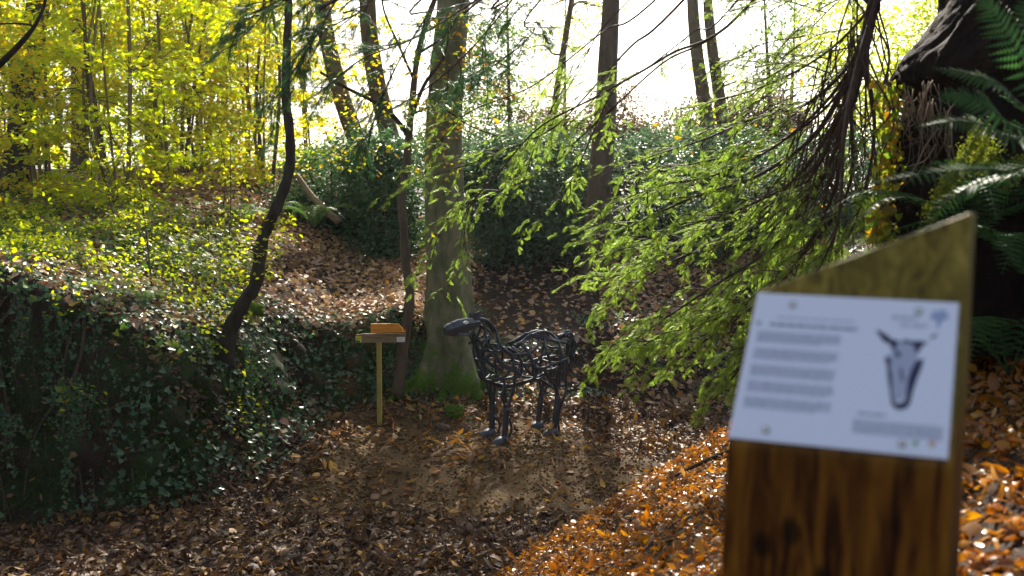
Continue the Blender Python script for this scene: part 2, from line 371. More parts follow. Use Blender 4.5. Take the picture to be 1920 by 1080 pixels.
g = MB().add(V, [np.stack([I, I + 1, I + nx + 1, I + nx], -1)]).build('ground', tm, smooth=True)
tag(g, kind='structure')
x_, y_ = X.ravel(), Y.ravel()
cov = np.zeros((len(x_), 4), np.float32); cov[:, 3] = 1
cov[:, 0] = np.clip(1.3 * np.exp(-(((x_ + .95) / 1.0) ** 2 + ((y_ - 14.0) / .7) ** 2)) + steep * sstep(-.3, .3, -x_ - .0) * 1.0 + .55 * steep + .5 * sstep(.35, -.1, np.abs(s_ + .1)) * (x_ < .5), 0, 1) * (1 - isb)
cov[:, 1] = np.clip(md_ * 1.1, 0, 1)
ca = g.data.color_attributes.new('cover', 'FLOAT_COLOR', 'POINT'); ca.data.foreach_set('color', cov.ravel())

# ------------------------------------------------------------------ scatter on the terrain
def sample(n, x0, x1, y0, y1, dens=None, rng=RNG):
    """n points by surface area over a plan rectangle, thinned by dens(x,y,z,nz,s,md,bank)"""
    X_, Y_, Z_, N2 = [], [], [], []; tot = 0
    for _ in range(90):
        m = max(2000, n * 2)
        x = rng.uniform(x0, x1, m); y = rng.uniform(y0, y1, m)
        z, s, t, md, bk = H(x, y, True); nn = Hn(x, y)
        p = np.minimum(1, (1 / np.maximum(nn[:, 2], .2)) / 4.0)
        if dens is not None: p = p * np.clip(dens(x, y, z, nn[:, 2], s, md, bk), 0, 1)
        k = rng.random(m) < p
        X_.append(x[k]); Y_.append(y[k]); Z_.append(z[k]); N2.append(nn[k]); tot += k.sum()
        if tot >= n: break
    P = np.stack([np.concatenate(X_), np.concatenate(Y_), np.concatenate(Z_)], -1)[:n]; N2 = np.concatenate(N2)[:n]
    return P, N2
def litter(name, mat, n, rect, size, dens=None, lift=.012, tilt=.45, temps=(LT, LT2, LT3), label=None, obj=None, wx=1.0):
    mb = MB(); P, N2 = sample(n, *rect, dens=dens); k = len(P)
    a = RNG.uniform(0, 2 * pi, k); d = np.stack([np.cos(a), np.sin(a), np.zeros(k)], -1)
    nn = nrm(N2 + RNG.normal(0, tilt, (k, 3))); d = nrm(d - nn * np.sum(d * nn, -1, keepdims=True))
    R = frames(d, nn); sz = RNG.uniform(size[0], size[1], k) * RNG.choice([1, 1, .7, 1.25], k)
    P = P + N2 * (lift * RNG.uniform(.2, 2.2, k))[:, None]
    w3 = np.stack([sz, sz * RNG.uniform(.6, 1.15, k) * wx, sz * RNG.uniform(.3, 1.8, k)], -1)
    which = RNG.integers(0, len(temps), k)
    for i, tp in enumerate(temps):
        q = which == i; scatter(mb, tp[0], tp[1], P[q], R[q], w3[q])
    o = mb.build(name, mat, smooth=True); tag(o, label, 'leaf litter', kind='stuff'); return o

floor_d = lambda x, y, z, nz, s, md, bk: (~bk) * (s < .3) * (1 - .97 * sstep(.25, .8, md) * sstep(-.15, -.6, s)) * (nz > .6)
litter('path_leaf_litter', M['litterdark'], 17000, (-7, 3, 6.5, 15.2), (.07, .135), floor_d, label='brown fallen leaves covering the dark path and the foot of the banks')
mound_d = lambda x, y, z, nz, s, md, bk: (~bk) * md * (.25 + sstep(0, .3, vn(x, y, .6, 22))) * (s < 0)
litter('mound_leaf_litter', M['litter'], 1050, (-2.6, 2.6, 9.5, 14.5), (.06, .15), mound_d, label='yellow and tan leaves thinly scattered on the bare earth mound')
bank_d = lambda x, y, z, nz, s, md, bk: bk * 1.0
litter('bank_leaf_litter', M['litterorange'], 19000, (-.6, 4.6, 2.2, 11), (.05, .10), bank_d, .02, .6, label='glossy orange leaves covering the steep bank under the panel post')
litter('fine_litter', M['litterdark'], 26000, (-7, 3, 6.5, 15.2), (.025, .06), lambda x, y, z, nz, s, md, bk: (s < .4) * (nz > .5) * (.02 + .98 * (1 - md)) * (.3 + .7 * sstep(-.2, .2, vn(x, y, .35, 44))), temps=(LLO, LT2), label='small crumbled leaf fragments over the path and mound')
litter('fine_bank_litter', M['litterorange'], 16000, (-.6, 4.6, 2.2, 11), (.02, .05), bank_d, .03, .7, temps=(LLO, LT3), label='small broken orange leaf bits on the bank under the panel post')
litter('fallen_twigs', M['twig'], 700, (-7, 4, 3, 16), (.08, .3), lambda x, y, z, nz, s, md, bk: (nz > .5) * 1.0, .02, .15, temps=((LLO[0] * A(1, .05, .1), LLO[1]),), label='thin dead twigs lying among the fallen leaves')
def octa():
    V = A((1, 0, 0), (-1, 0, 0), (0, .8, 0), (0, -.8, 0), (0, 0, .6), (0, 0, -.6)).reshape(-1, 3); return V, [np.array([[0, 2, 4], [2, 1, 4], [1, 3, 4], [3, 0, 4], [2, 0, 5], [1, 2, 5], [3, 1, 5], [0, 3, 5]])]
M['crumb'] = leaf_mat('soil_crumb', [(.09, .056, .026), (.13, .082, .036), (.19, .12, .055), (.07, .042, .02)], 0, .9, .1)
litter('soil_crumbs', M['crumb'], 12000, (-3.2, 3, 9, 15.5), (.006, .028), lambda x, y, z, nz, s, md, bk: (~bk) * (.15 + .85 * md) * (.25 + .75 * sstep(-.1, .25, vn(x, y, .3, 62))), .004, .5, temps=(octa(),), label='crumbs and clods of bare brown soil on the earth mound')
slope_d = lambda x, y, z, nz, s, md, bk: (~bk) * (s > .35) * sstep(.62, .8, nz + .12 * (x > -1.5)) * np.where((x > -.6) & (x < 1.6) & (y > 15), .3, 1.0)
litter('slope_leaf_litter', M['litter_lit_tint'], 38000, (-9, 5, 10.5, 26), (.07, .14), slope_d, .02, .5, temps=(LOV, LLO), label='pale brown leaves covering the slope above the mossy cliff')
wall_l = lambda x, y, z, nz, s, md, bk: (~bk) * (nz < .75) * (.15 + sstep(0, .3, vn(x + z, y, .7, 24)))
litter('cliff_leaf_litter', M['litterdark'], 2400, (-7, 3.5, 9, 16.5), (.04, .085), wall_l, .03, .6, label='brown leaves caught on the steep mossy cliff faces')

# ivy sheets: left plateau rim (sunlit tint) and cliff face, right wall of the hollow
def ivy(name, mat, n, rect, size, dens, label, cat='ivy', lift=.05, tilt=.45, temps=(IVY,)):
    mb = MB(); P, N2 = sample(n, *rect, dens=dens); k = len(P)
    a = RNG.uniform(0, 2 * pi, k); d = np.stack([np.cos(a), np.sin(a), -np.ones(k) * .6], -1)
    nn = nrm(N2 + A(0, -.15, .25) + RNG.normal(0, tilt, (k, 3))); d = nrm(d - nn * np.sum(d * nn, -1, keepdims=True))
    P = P + N2 * (lift * RNG.uniform(.1, 2.4, k))[:, None]; sz = RNG.uniform(size[0], size[1], k)
    w_ = RNG.integers(0, len(temps), k); R = frames(d, nn)
    for i, tp in enumerate(temps):
        q = w_ == i; scatter(mb, tp[0], tp[1], P[q], R[q], sz[q])
    o = mb.build(name, mat); tag(o, label, cat, kind='stuff'); return o
patch = lambda x, y, z, sc, o, lo, hi: sstep(lo, hi, vn(x + z * .7, y + z, sc, o))
ivy('ivy_mat', M['ivy_lit_tint'], 8500, (-10, -1.9, 9.7, 18), (.045, .10),
    lambda x, y, z, nz, s, md, bk: (s > .02) * (nz > .42) * sstep(1.0, 1.5, z) * (.06 + patch(x, y, z, .8, 31, -.1, .22)) * sstep(17, 12, y + 1.0 * (x + 3)) * sstep(-.235, -.275, (x + .5 * vn(x, y, .8, 45)) / y), 'ivy and bramble leaves in a sunlit tint carpeting the top of the left cliff', lift=.08)
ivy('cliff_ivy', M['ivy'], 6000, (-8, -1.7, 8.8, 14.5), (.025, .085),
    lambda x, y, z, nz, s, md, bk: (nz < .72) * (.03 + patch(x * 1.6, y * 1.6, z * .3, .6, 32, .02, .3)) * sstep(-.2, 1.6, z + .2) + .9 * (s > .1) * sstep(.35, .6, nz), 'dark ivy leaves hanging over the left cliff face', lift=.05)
ivy('hollow_ivy', M['ivy'], 4200, (-1.5, 5, 13, 17.5), (.03, .06),
    lambda x, y, z, nz, s, md, bk: (s > .1) * (.03 + patch(x, y, z, .6, 33, .1, .3)), 'scattered small ivy leaves on the dark earth wall behind the sculpture', lift=.04)
mb = MB(); P, N2 = sample(26000, -9, 3.5, 8.8, 16.5, dens=lambda x, y, z, nz, s, md, bk: (~bk) * ((nz < .86) | (np.hypot(x + .95, y - 14.1) < .8)) * (s > -.25) * np.maximum(sstep(-.25, .15, vn(x + z, y - z, .5, 35)), np.exp(-((x + .95) ** 2 + (y - 14) ** 2))) * np.where(x > .5, .3, 1)); k = len(P)
scatter(mb, LLO[0], LLO[1], P + N2 * RNG.uniform(0, .05, (k, 1)), frames(RNG.normal(0, 1, (k, 3)) + A(0, -.3, -.6), nrm(N2 + RNG.normal(0, .6, (k, 3)))), RNG.uniform(.015, .042, k))
tag(mb.build('moss_tufts', leaf_mat('moss_frond', [(.010, .022, .006), (.022, .05, .010), (.045, .085, .014), (.03, .028, .012)], .25, .8, .1)), 'tufts of dark green moss on the cliff faces', 'moss', kind='stuff')
# hanging vines and roots on the cliff
mb = MB(); vl = []; P, N2 = sample(230, -6.5, 1.0, 9, 14.5, dens=lambda x, y, z, nz, s, md, bk: (nz < .9) * (z > .8) * sstep(-.25, .2, vn(x, y, .5, 61)))
for p, n_ in zip(P, N2):
    L_ = RNG.uniform(.3, 1.1); k = 7; pts = [p + n_ * .06]; q = p.copy(); hd = RNG.normal(0, .10); 
    for i in range(k):
        zz = p[2] + .1 - L_ * (i + 1) / k; f = RNG.normal(0, .03) + hd * .15
        h2 = A(n_[0], n_[1]); h2 = h2 / (np.linalg.norm(h2) + 1e-6)
        q = A(pts[-1][0] + f, pts[-1][1], 0)
        for _ in range(6):
            if H(q[0], q[1]) > zz - .01: q[:2] += h2 * .05
        pts.append(A(q[0], q[1], max(zz, float(H(q[0], q[1])) + .02)))
    tube(mb, crom(pts, 2), RNG.uniform(.002, .0045), 4)
    if RNG.random() < .7: vl.append(crom(pts, 3))
vp = np.concatenate(vl); vp = np.repeat(vp, 2, 0); k = len(vp); lf = MB()
scatter(lf, IVY[0], IVY[1], vp + RNG.normal(0, .025, (k, 3)) + A(0, -.03, 0), frames(RNG.normal(0, .6, (k, 3)) + A(0, 0, -1), nrm(RNG.normal(0, .45, (k, 3)) + A(0, -1, .5))), RNG.uniform(.022, .048, k))
tag(lf.build('trailing_ivy', M['ivytrail']), 'strings of small pale ivy leaves trailing down the cliff faces', 'ivy', kind='stuff')
tag(mb.build('hanging_vines', M['vine']), 'thin pale roots and vines dangling down the cliff faces', 'vines', kind='stuff')
# thicker exposed roots clinging to the cliff
mb = MB()
for i in range(16):
    x0 = RNG.uniform(-6, -2.4) if i < 13 else RNG.uniform(-1.8, .2); y1 = np.interp(x0, POLY[:12, 0], POLY[:12, 1]); pts = []
    for j, f in enumerate(np.linspace(1.3, .15, 7)):
        xx = x0 + .25 * sin(i * 2.1 + j * .9) * (1 - .3 * f) + RNG.normal(0, .03); yy = y1 + f * .95; pts.append(A(xx, yy, gz(xx, yy) + .015))
    tube(mb, crom(pts, 4), [RNG.uniform(.018, .035), .006], 6)
tag(mb.build('exposed_roots', M['vine'], smooth=True), 'brown roots clinging to the left cliff face', 'roots', kind='stuff')
# undergrowth seedlings on the left top
def sprays(mb, C, rad, nl, size, tmp=LOV, droop=.3, flat=.35, tilt=.45, rng=RNG):
    """leaf clusters: C centres (m,3), nl leaves each"""
    m = len(C); rad = np.asarray(rad, float) * np.ones(m)
    c = np.repeat(C, nl, 0); r = np.repeat(rad, nl); k = len(c)
    o = rng.normal(0, .5, (k, 3)); o[:, 2] *= flat; pos = c + o * r[:, None]
    pos[:, 2] -= droop * r * (o[:, 0] ** 2 + o[:, 1] ** 2)
    d = o.copy(); d[:, 2] = -.25; d += rng.normal(0, .5, (k, 3)) * A(1, 1, .5)
    nn = nrm(A(0, 0, 1) + rng.normal(0, tilt, (k, 3))); sz = rng.uniform(.6, 1.2, k) * size
    return scatter(mb, tmp[0], tmp[1], pos, frames(d, nn), sz)
mb = MB(); P, N2 = sample(420, -10, -2.6, 10.2, 19, dens=lambda x, y, z, nz, s, md, bk: (s > .4) * (x / y < -.27) * sstep(-.2, .15, vn(x, y, 1.1, 46)))
sprays(mb, P + A(0, 0, .22), .3, 14, .06)
tag(mb.build('undergrowth', M['yelgreen']), 'low yellow-green seedlings growing on top of the left cliff', 'undergrowth', kind='stuff')

# ------------------------------------------------------------------ trees
def trunk(mb, pts, rad, n=12, flare=None, rough=.0, seg=6):
    P = crom(pts, seg); k = len(P); tube(mb, P, rad, n, cap=True); return P
def limb_to(mb, a, b, r0, r1, rng=RNG, n=5, sag=.15):
    v = b - a; L_ = np.linalg.norm(v); mid = [a + v * t + rng.normal(0, .06, 3) * L_ + A(0, 0, sag * L_ * sin(pi * t) * .6) for t in (.33, .66)]
    P = crom([a] + mid + [b], 4); tube(mb, P, [r0, r1], n, cap=False); return P
def tree(name, base, pts, rad, bark, leafmat, crown, label, cat='tree', group=None, leaf=.08, nl=40, clr=.7, tmp=LOV, nseg=10, rng=RNG, rough=0, twig=None, flat=.35, droop=.3, limbs=10, extra=None):
    """crown = list of (centre, radii, n_clusters)"""
    T = Thing(name, base, label, cat, group); mb = MB(); P = trunk(mb, pts, rad, nseg)
    lb = MB(); C = []
    for c, r, m in crown:
        c = np.asarray(c, float); r = np.asarray(r, float) * np.ones(3)
        u = nrm(rng.normal(0, 1, (m, 3))) * (rng.random((m, 1)) ** .45); C.append(c + u * r)
    if C:
        C = np.concatenate(C); rr = np.asarray(rad, float); r_top = rr[-1] if rr.ndim else rr
        zs = P[:, 2]
        order = rng.permutation(len(C)); nodes = []
        for i, ci in enumerate(C[order][:limbs * 5]):
            if i < limbs:
                zt = min(ci[2] - .25 * np.linalg.norm(ci[:2] - P[-1][:2]), zs.max()); j = int(np.argmin(np.abs(zs - zt)))
                a = P[j]; q = limb_to(lb, a, ci, max(.02, r_top * .5), .012, rng); nodes.append(q)
            else:
                q0 = nodes[i % limbs]; a = q0[int(len(q0) * rng.uniform(.3, .9))]
                near = min((q[k_] for q in nodes for k_ in (len(q) // 2, len(q) * 3 // 4)), key=lambda w_: np.linalg.norm(w_ - ci))
                limb_to(lb, near, ci, .018, .006, rng, 4)
        fm = MB(); sprays(fm, C, rng.uniform(.6, 1.2, len(C)) * clr, nl, leaf, tmp, droop, flat, rng=rng)
        T.part('crown', fm, leafmat)
        if lb.V: mb.add(np.concatenate(lb.V), lb.F)
    if extra: extra(T)
    T.part('trunk', mb, bark, True)
    return T

def grounded(px, d, dz=-.15):
    p = at(px, 500, d); return A(p[0], d, gz(p[0], d) + dz)

# --- big beech in the middle
b0 = grounded(842, 14.5, -.3)
def flare_trunk(path_px, d, radfun, seed, res=48, nz=70, lobes=5, amp=.45, h=.9, base=None):
    """trunk with buttress roots; path_px: list of (px, py); radius by height"""
    rng = np.random.default_rng(seed)
    P = crom([at(px, py, d) for px, py in path_px], 12); 
    zs = np.linspace(base[2], P[-1][2], nz); zs = base[2] + (P[-1][2] - base[2]) * np.linspace(0, 1, nz) ** 1.6
    o = np.argsort(P[:, 2]); cx = np.interp(zs, P[o, 2], P[o, 0]); cyy = np.interp(zs, P[o, 2], P[o, 1])
    th = np.arange(res) * 2 * pi / res; ph = rng.uniform(0, 2 * pi, 4)
    lob = .5 + .5 * np.cos(lobes * th + ph[0] + .6 * np.sin(2 * th + ph[1])); V = []
    for i, z in enumerate(zs):
        hh = z - base[2] - .25; f = np.exp(-np.maximum(hh, 0) / (h * .42))
        r = radfun(z) * (1 + amp * f * (.15 + 1.5 * lob ** 2.5) + .03 * np.sin(3 * th + z * 1.3 + ph[2]) + .02 * np.sin(7 * th + z * 2 + ph[3]))
        r = r * (1 + .05 * vn(th * 3, np.full(res, z * 2), 1.0, seed) * (1 + 2 * f))
        V.append(np.stack([cx[i] + r * np.cos(th), cyy[i] + r * np.sin(th), np.full(res, z)], -1))
    V = np.vstack(V); i = np.arange(nz - 1)[:, None] * res; j = np.arange(res)[None]; j2 = (j + 1) % res
    return MB().add(V, [np.stack([i + j, i + j2, i + res + j2, i + res + j], -1).reshape(-1, 4)]), P
T = Thing('beech_tree', b0, 'large smooth grey beech trunk with a mossy flared foot directly behind the horse sculpture', 'tree')
mb, bp = flare_trunk([(846, 760), (845, 640), (840, 520), (833, 400), (832, 260), (840, 120), (850, 0), (852, -260), (850, -500)], 14.5,
                     lambda z: float(np.interp(z, [0.5, 1.8, 3.0, 5.5, 9], [.34, .31, .29, .24, .19])), 5, base=b0, amp=.75, h=1.3)
T.part('trunk', mb, M['bark_beech'], True)
rb = MB()
for (a, b, c, r) in [((800, 600), (775, 640), (735, 668), .10), ((815, 640), (770, 700), (720, 745), .12), ((870, 650), (905, 700), (930, 740), .12), ((835, 680), (830, 740), (812, 800), .10), ((860, 690), (875, 740), (880, 790), .09)]:
    p0 = at(a[0], a[1] + 45, 14.4); p1 = at(*b, 14.05); p2 = at(*c, 13.6)
    for q, dz in ((p1, .02), (p2, -.03)): 
        q[2] = gz(q[0], q[1]) + dz
    tube(rb, crom([p0, p1, p2], 8), [r * .8, r * .75, r * .3], 10)
T.part('root', rb, M['moss'], True, label='bright green mossy buttress roots')
cm = MB(); lb = MB(); rngb = np.random.default_rng(11)
C = A(bp[-1][0], bp[-1][1] + 3, 0) + np.stack([rngb.normal(-.3, 2.4, 130), rngb.normal(2.6, 1.7, 130), rngb.uniform(8.3, 10.4, 130)], -1)  # crown above the view, placed and shaped to shade the mound
sprays(cm, C, .8, 60, .09)
for c in C[:22]: limb_to(lb, bp[-1] - A(0, 0, rngb.uniform(0, 2)), c, .07, .015, rngb)
C2 = np.array([at(px, py, 13.7 + rngb.uniform(-.6, .6)) for px, py in [(830, 40), (850, 110), (880, 90), (910, 130), (860, 60), (845, 165), (815, 215), (870, 165), (905, 175), (800, 200), (930, 160), (840, 240), (955, 170), (795, 130)]])
sprays(cm, C2, .3, 14, .09)
for c in C2: limb_to(lb, A(bp[60][0], bp[60][1], c[2] + .3), c, .012, .004, rngb)
T.part('crown', cm.second(lb, M['bark_beech']), M['orange'])

# --- crooked dark tree on the left cliff edge
d0 = 11.9; base = at(425, 668, d0); 
T = Thing('crooked_tree', base, 'slender dark crooked tree leaning off the top of the left cliff', 'tree')
mb = MB(); P = crom([at(px, py, d) for px, py, d in [(420, 690, d0), (430, 625, d0), (455, 570, d0), (480, 530, d0 + .05), (492, 450, d0 + .1), (518, 390, d0 + .1), (541, 325, d0 + .15), (544, 260, d0 + .1), (536, 180, d0), (538, 90, d0), (541, 0, d0), (536, -150, d0), (560, -330, d0 + .2)]], 8)
rr = np.interp(np.linspace(0, 1, len(P)), [0, .15, .3, .5, .8, 1], [.115, .085, .08, .062, .048, .03]) * (1 + .08 * np.sin(np.arange(len(P)) * 1.3))
tube(mb, P, rr, 12); T.part('trunk', mb, M['bark_dark'], True)
cm = MB(); lb = MB(); rg = np.random.default_rng(21)
for px, py in [(405, 455), (425, 450), (450, 448), (465, 425), (440, 465), (475, 460), (490, 400), (520, 405), (535, 408), (515, 440), (508, 480), (430, 510), (450, 518), (468, 520), (500, 515), (530, 430), (470, 480)]:
    c = at(px, py, d0 + rg.uniform(-.4, .3)); sprays(cm, c[None], .16, 15, .062, flat=.6, rng=rg)
    j = int(np.argmin(np.linalg.norm(P - (c + A(0, 0, -.1)), axis=1))); limb_to(lb, P[j], c, .008, .003, rg, 4)
C = P[-1] + A(0, .6, 1.0) + rg.normal(0, 1, (26, 3)) * A(1.1, 1.1, .7); sprays(cm, C, .5, 30, .07, rng=rg)
for c in C[:12]: limb_to(lb, P[-1], c, .02, .005, rg, 4)
T.part('crown', cm.second(lb, M['bark_dark']), M['yelgreen'], label='bright yellow-green leafy side shoots')

# --- slim tree in front of the beech
d0 = 13.75; base = at(750, 712, d0)
T = Thing('slim_tree', base, 'slim grey-brown curved tree standing just left of the big beech and behind the signpost', 'tree')
P = crom([at(px, py, d0) for px, py in [(745, 740), (752, 690), (757, 640), (766, 585), (768, 540), (760, 490), (757, 430), (752, 370), (762, 310), (766, 260), (773, 190), (782, 110), (800, 40), (826, -40), (850, -200)]], 7)
mb = MB(); tube(mb, P, np.interp(np.linspace(0, 1, len(P)), [0, .2, .5, 1], [.088, .072, .058, .03]) * (1 + .07 * np.sin(np.arange(len(P)) * .9)), 12)
T.part('trunk', mb, M['bark_mid'], True)
lb = MB(); rg = np.random.default_rng(31)
for pts, r in [([(766, 255), (735, 215), (700, 190), (650, 165), (600, 135)], .035), ([(770, 215), (820, 200), (880, 235), (930, 255)], .016), ([(776, 150), (750, 90), (720, 20), (715, -40)], .02), ([(785, 100), (840, 60), (880, -20)], .02), ([(768, 230), (795, 160), (830, 110), (842, 60)], .03)]:
    tube(lb, crom([at(a, b, d0 - .1 * i) for i, (a, b) in enumerate(pts)], 5), [r, r * .5], 6)
lbk = lb
cm = MB(); C = np.array([at(px, py, d0 + rg.uniform(-.5, .5)) for px, py in zip(rg.uniform(610, 880, 46), rg.uniform(-60, 330, 46))])
sprays(cm, C, .3, 16, .07, rng=rg); T.part('crown', cm.second(lbk, M['bark_dark']), M['yel'])

# --- second, straight trunk right of centre, its unseen crown placed to shade the hollow
def px_tree(name, pix, d, rads, bark, leafmat, crown, label, cat='tree', group=None, rise=4.5, seed=1, **kw):
    rg = np.random.default_rng(seed); pts = [at(px, py, d) for px, py in pix]
    b = A(pts[0][0], d, gz(pts[0][0], d) - .2)
    pts = [b] + pts if pts[0][2] > b[2] + .1 else [b] + pts[1:]
    if rise: pts.append(pts[-1] + (pts[-1] - pts[-2]) / max(.1, (pts[-1] - pts[-2])[2]) * rise)
    return tree(name, b, pts, rads, bark, leafmat, crown, label, cat, group, rng=rg, **kw)
px_tree('beech_tree', [(1112, 600), (1116, 500), (1124, 350), (1134, 230), (1140, 110), (1146, 0)], 18.5, [.26, .24, .20, .17, .13], M['bark_mid'], M['yel'],
        [((0.4, 22.3, 10.0), (3.0, 2.4, 1.4), 90), ((-2.4, 22.6, 9.6), (2.2, 2.2, 1.2), 46), ((3.6, 22.5, 12.4), (2.6, 2.2, .8), 20)],
        'tall straight brown trunk right of centre rising in front of the bright sky', seed=41, leaf=.09, nl=60, clr=.8, rise=3.0)
grp = 'thin trunks standing against the bright sky'
px_tree('bare_tree', [(1030, 330), (1040, 200), (1062, 60), (1074, -10)], 24, [.10, .08, .06], M['bark_mid'], M['yel'], [((1.3, 25, 8.6), (1.2, 1, 1.8), 12)], 'thin leaning trunk left of the tall straight brown trunk against the sky', group=grp, seed=42, leaf=.08, nl=16, clr=.5)
px_tree('bare_tree', [(1345, 360), (1322, 200), (1308, 110), (1300, 30), (1297, -30)], 24, [.19, .15, .12], M['bark_mid'], M['yel'], [((4.6, 24.1, 6.3), (.5, .4, 1.6), 14)], 'left one of the twin ivy-speckled trunks against the sky above the yew branches', group=grp, seed=43, leaf=.08, nl=18, clr=.3)
px_tree('bare_tree', [(1372, 360), (1350, 190), (1338, 110), (1329, 30), (1325, -30)], 24, [.17, .13, .10], M['bark_mid'], M['yel'], [((5.0, 24.1, 6.0), (.4, .4, 1.8), 12)], 'right one of the twin ivy-speckled trunks against the sky above the yew branches', group=grp, seed=44, leaf=.08, nl=16, clr=.3)
px_tree('leaning_tree', [(745, 330), (722, 220), (705, 150), (692, 60), (688, -20)], 22, [.24, .20, .17], M['bark_mid'], M['yel'], [((-3.1, 22, 5.6), (.5, .5, 1.6), 14), ((-3.1, 22, 10), (2, 2, 1.2), 20)], 'leaning brown trunk with yellow ivy leaves left of the big beech', seed=45, leaf=.08, nl=22, clr=.4)
px_tree('leaning_tree', [(690, 320), (664, 250), (640, 180), (615, 80), (600, -20)], 23, [.24, .20, .16], M['bark_mid'], M['orange'], [((-3.9, 23, 5.6), (.5, .5, 1.4), 12), ((-4.4, 23, 10), (2, 2, 1.2), 20)], 'leaning orange-leaved trunk between the crooked dark tree and the ivy-covered trunk', seed=46, leaf=.08, nl=22, clr=.4)
px_tree('ivy_tree', [(20, 430), (28, 330), (40, 240), (55, 130), (75, -20)], 19, [.30, .26, .22, .2], M['bark_dark'], M['darkever'], [(at(50, 170, 19), (.4, .4, 1.6), 26), (at(25, 330, 19), (.35, .35, .8), 12)], 'dark ivy-clad trunk at the far left edge', seed=47, leaf=.07, nl=50, clr=.4)
px_tree('ivy_tree', [(150, 420), (150, 250), (148, 120), (152, -20)], 24, [.22, .18, .16], M['bark_mid'], M['darkever'], [(at(150, 60, 25), (1.0, .8, .8), 14)], 'grey trunk with dark evergreen top second from the left edge', seed=48, leaf=.08, nl=50, clr=.5)
px_tree('ivy_tree', [(320, 440), (300, 370), (285, 250), (300, 100), (320, -20)], 25, [.22, .18, .15], M['bark_dark'], M['darkever'], [(at(300, 110, 26), (1.8, .8, 1.0), 26), (at(295, 380, 25), (.4, .3, .6), 12)], 'dark trunk with a patch of dark evergreen foliage behind the yellow hazels', seed=49, leaf=.08, nl=50, clr=.6)

# --- yellow hazels on the left: multi-stem
def hazel(px, d, stems, label, seed, mat='yel', spread=1.5, hgt=7.0, n=130, leaf=.075, nl=42, thick=.035, cr=(2.0, 1.8, 3.0), cz=3.4):
    rg = np.random.default_rng(seed); b = grounded(px, d, -.1)
    T = Thing('hazel_tree', b, label, 'tree', 'yellow hazels on the left plateau'); lb = MB(); ends = []
    for i in range(stems):
        a = rg.uniform(0, 2 * pi); lean = rg.uniform(.1, .5) * spread
        e = b + A(cos(a) * lean * 1.6, sin(a) * lean, hgt * rg.uniform(.75, 1.1))
        P = crom([b + A(cos(a), sin(a), 0) * .15, b * .65 + e * .35 + A(cos(a), sin(a), 0) * .1 * spread + rg.normal(0, .12, 3), b * .3 + e * .7 + rg.normal(0, .15, 3), e], 6)
        r = thick * rg.uniform(.7, 1.3); st = MB(); tube(st, P, [r, r * .35], 6); ends.append(P)
        T.part('stem', st, M['bark_pale'] if i % 3 else M['bark_mid'], True)
    u = nrm(rg.normal(0, 1, (n, 3))) * (rg.random((n, 1)) ** .4); C = b + A(0, 0, cz) + u * A(*cr)
    C[:, 2] = np.maximum(C[:, 2], b[2] + .35)
    fm = MB(); sprays(fm, C, rg.uniform(.24, .5, n), nl, leaf, rng=rg)
    tw = MB()
    for c in C[::2]:
        q = min((P[k] for P in ends for k in (6, 9, 12, 15, 18)), key=lambda w_: np.linalg.norm(w_ - c + A(0, 0, .4))); limb_to(tw, q, c, .010, .004, rg, 4)
    T.part('crown', fm.second(tw, M['bark_mid']), M[mat]); return T
hz = [(-90, 16, 4, 'yellow hazel on the far left edge beside the dark ivy-clad trunk', 61, 'yel', 90),
      (90, 18.5, 5, 'yellow-orange leaved hazel between the dark ivy-clad trunk and the grey trunk', 62, 'yel', 110),
      (235, 17, 6, 'hazel with straight pale stems low on the left plateau', 63, 'yelgreen', 80),
      (330, 20.5, 6, 'hazel clump with long stems leaning right behind the pale straight stems', 64, 'yel', 110),
      (372, 23.5, 7, 'dense bright yellow hazel fanning out left of the crooked dark tree', 65, 'yelgreen', 130),
      (480, 27, 6, 'sunlit yellow hazel directly behind the crooked dark tree', 66, 'yel', 120),
      (585, 29, 4, 'small yellow hazel right of the crooked dark tree in the gap of bright sky', 67, 'yel', 75),
      (500, 22, 4, 'slender hazel with sparse orange-yellow leaves just behind the crooked dark tree', 77, 'yel', 40),
      (180, 25, 5, 'tall yellow-green tree behind the grey trunk', 68, 'yelgreen', 130),
      (20, 26, 5, 'tall yellow tree at the upper left corner', 69, 'yel', 120),
      (-220, 21, 4, 'yellow hazel just beyond the left edge of view', 70, 'yel', 70)]
for px, d, st, lab, sd, mt, n in hz:
    big = d > 24; hazel(px, d, st, lab, sd, mt, n=int(n * 1.35), hgt=9 if big else 7.0, cr=(2.5, 1.6, 4.6) if big else (1.9, 1.4, 3.5), cz=4.2 if big else 3.0, leaf=.125 if big else .105, nl=60)
rg = np.random.default_rng(201)
for i, (sx, sy) in enumerate([(-7.9, 13.2), (-6.4, 12.4), (-5.3, 13.8), (-4.6, 12.7), (-6.0, 15.2), (-4.4, 15.4), (-8.6, 15.5), (-5.0, 17.2), (-7.2, 17.0)]):
    b = A(sx, sy, gz(sx, sy) - .05); T = Thing('sapling', b, 'thin yellow-green sapling growing on top of the left cliff', 'sapling', 'saplings on the left cliff'); h = rg.uniform(1.0, 2.2)
    P = crom([b, b + A(rg.normal(0, .08), 0, h * .5), b + A(rg.normal(0, .2), rg.normal(0, .1), h)], 6); st = MB(); tube(st, P, [.014, .004], 5); T.part('stem', st, M['bark_mid'], True)
    C = P[rg.integers(4, len(P), 12)] + rg.normal(0, .25, (12, 3)) * A(1, 1, .5); fm = MB(); sprays(fm, C, .24, 12, .07, rng=rg); tw = MB()
    for c in C: limb_to(tw, P[int(np.argmin(np.abs(P[:, 2] - c[2] + .1)))], c, .005, .002, rg, 4)
    T.part('crown', fm.second(tw, M['bark_mid']), M['yelgreen'])
